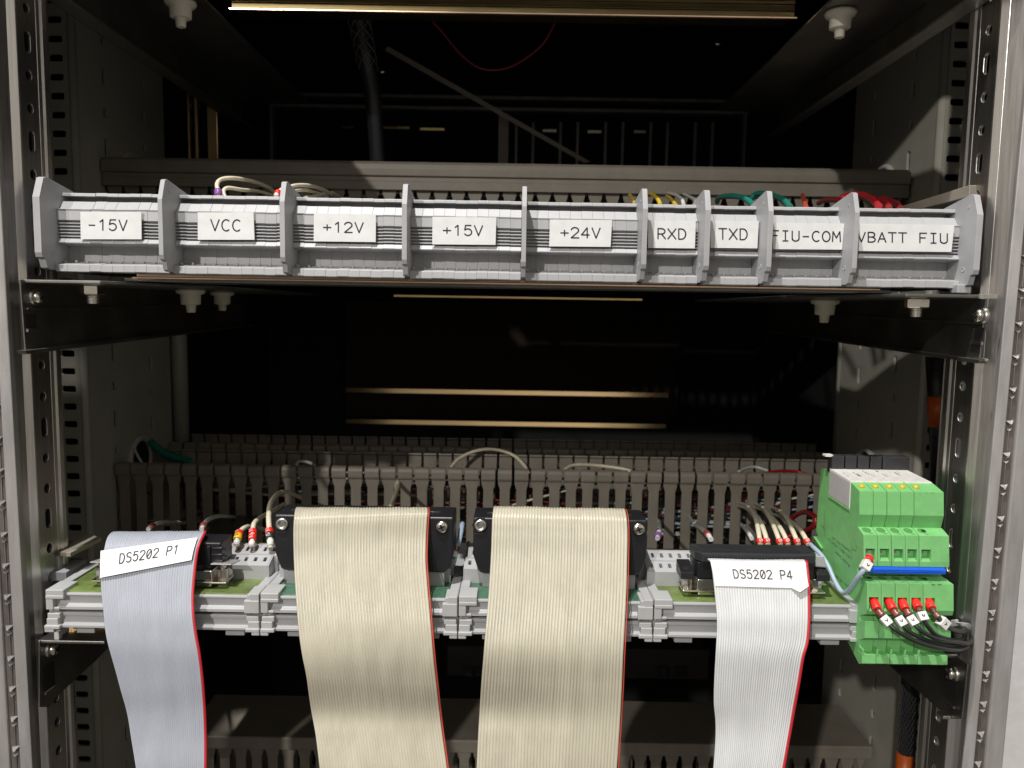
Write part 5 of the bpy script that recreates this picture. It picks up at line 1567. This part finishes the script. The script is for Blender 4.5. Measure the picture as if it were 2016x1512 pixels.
# =================================================================== far inside
tag(MB().hexa([P(757, 99, 700), P(764, 91, 700), P(764, 91, 704), P(757, 99, 704), P(1150, 321, 700), P(1162, 318, 700), P(1162, 318, 704), P(1150, 321, 704)], 'strap').build('cable_strap'), 'beige strap slanting across the dark upper bay', 'strap')
a, b = P(982, 226, 720), P(1000, 330, 720)
tag(MB().box(a.x, b.x, 720, 726, b.z, a.z, 'strap').build('upright_bar'), 'beige upright bar behind the slanting strap', 'bar')
t = thing('card_frame', 'dim metal card frame deep in the upper bay', 'card frame', P(1000, 330, 900))
for (ya, yb_, m) in ((184, 190, 'grime'), (206, 213, 'grime')):
    A, B = P(531, ya, 900), P(1472, ya + 15, 900)
    MB().box(A.x, B.x, 898, 912, min(A.z, B.z) - 2.6, min(A.z, B.z) + 1.2, m).build('frame_rail', t, bevel=0.5)
A, B = P(533, 186, 900), P(533, 330, 900)
MB().box(A.x - 1.5, A.x + 1.5, 899, 912, B.z, A.z, 'grime').build('frame_upright', t, bevel=0.4)
A, B = P(1469, 205, 900), P(1469, 345, 900)
MB().box(A.x - 1.5, A.x + 1.5, 899, 912, B.z, A.z, 'grime').build('frame_upright', t, bevel=0.4)
for px in (1017, 1050, 1104, 1138, 1193, 1227, 1282, 1315, 1370, 1404):
    A, B = P(px, 240, 906), P(px, 330, 906)
    MB().box(A.x - 1.6, A.x + 1.6, 906, 908, B.z, A.z, 'grime').build('card_guide', t, bevel=0.3)
for (x0, x1, y) in ((672, 696, 250), (752, 778, 251), (779, 806, 251), (826, 875, 254), (1068, 1096, 257), (1157, 1184, 259), (1248, 1272, 259)):  # added metal bits, tilted to catch the room, standing in for light spots
    A, B = P(x0, y - 3, 893), P(x1, y + 3, 893)
    MB().prism([(894.3, B.z), (893, A.z), (900, A.z), (900, B.z)], 'X', A.x, B.x, 'polish' if x0 < 900 else 'nickel').build('glint_plate', t, bevel=0.3)
for (px, py, lab) in ((752, 139, 'small bright screw head in the dark upper bay, left of the strap'), (1413, 84, 'small bright clip in the dark upper bay, far right'), (428, 71, 'small bright screw near the top left standoff')):
    q = P(px, py, 640)
    o = MB().lathe(q, (0, -0.75, 0.6), [(3.0, -1), (2.8, 0.4), (1.4, 1.2)], 'nickel', n=14).build('screw_head')
    tag(o, lab, 'screw')
# sleeved loom hanging in the upper bay
t = thing('cable_loom', 'black netted cable loom hanging in the dark upper bay', 'cable loom', P(745, 330, 560))
pts = spline([P(700, -60, 540), P(708, 40, 540), P(722, 120, 545), (P(735, 200, 560)), P(745, 340, 575)], 8)
mb = MB().tube(pts, 5.6, 'black', n=16)
mb.build('conductors', t, fix=False)
mb = MB()
for hnd in (1, -1):
    for k in range(5):
        q = []
        for s, p in enumerate(pts[:19]):  # net cut short so the loom seems to fade into shade lower down
            g = hnd * s * 0.5 + 2 * math.pi * k / 5
            q.append(p + Vector((math.cos(g), math.sin(g), 0)) * (8.5 - s * 0.1))
        mb.tube(spline(q, 4), 0.4, 'net', n=5, caps=False)
mb.build('net_sleeve', t, fix=False)
wire('wire', 'thin red wire sagging below the yellow top rail', [(830, 20, 560), (868, 60, 560), (905, 105, 560), (945, 134, 560), (990, 136, 560), (1030, 118, 560), (1070, 85, 560), (1095, 40, 560)], 0.8, 'faint_red')
for (x0, x1, lab) in ((366, 376, 'narrow yellow upright strip on the far left'), (380, 392, 'reddish yellow upright strip, middle of three on the left'), (405, 431, 'wider yellow upright strip, right of three on the left')):
    A, B = P(x0, 190, 670), P(x1, 330, 670)
    pr = [(A.x, 672), (A.x + 0.8, 670), (B.x - 0.8, 670), (B.x, 671.4), (B.x, 676), (A.x, 676)]
    tag(MB().prism(pr, 'Z', B.z - 10, A.z + 20, 'polish').build('upright_strip', bevel=0.3), lab, 'metal strip', 'yellow upright strips at the left rear')
# equipment box far below
A, B = P(880, 1272, 760), P(1395, 1338, 760)
t = thing('equipment_box', 'dim brown equipment box with dark sockets behind the ribbons', 'equipment box', ((A.x + B.x) / 2, 800, B.z))
MB().box(A.x, B.x, 760, 900, B.z, A.z, 'box_brown').build('box_body', t, bevel=0.8)
for (px, py) in ((924, 1322), (944, 1322), (1306, 1322), (1340, 1322)):
    q = P(px, py, 759)
    MB().box(q.x - 6.5, q.x + 6.5, 758.6, 761, q.z - 5.5, q.z + 5.5, 'black').build('socket', t, bevel=0.4)
    MB().box(q.x - 2.6, q.x + 2.6, 758.2, 758.8, q.z - 4, q.z + 3, 'box_brown' if px in (924, 1306) else 'black').build('socket_core', t)
q = P(530, 1399, 620)
o = MB().lathe(q, (0, -0.4, 0.9), [(8.5, -1), (8.5, 0), (7.0, 0.5)], 'steel_bright', n=24)
tag(o.build('metal_disc', bevel=0.3), 'small shiny oval metal disc in the dark below the grey ribbon', 'disc')
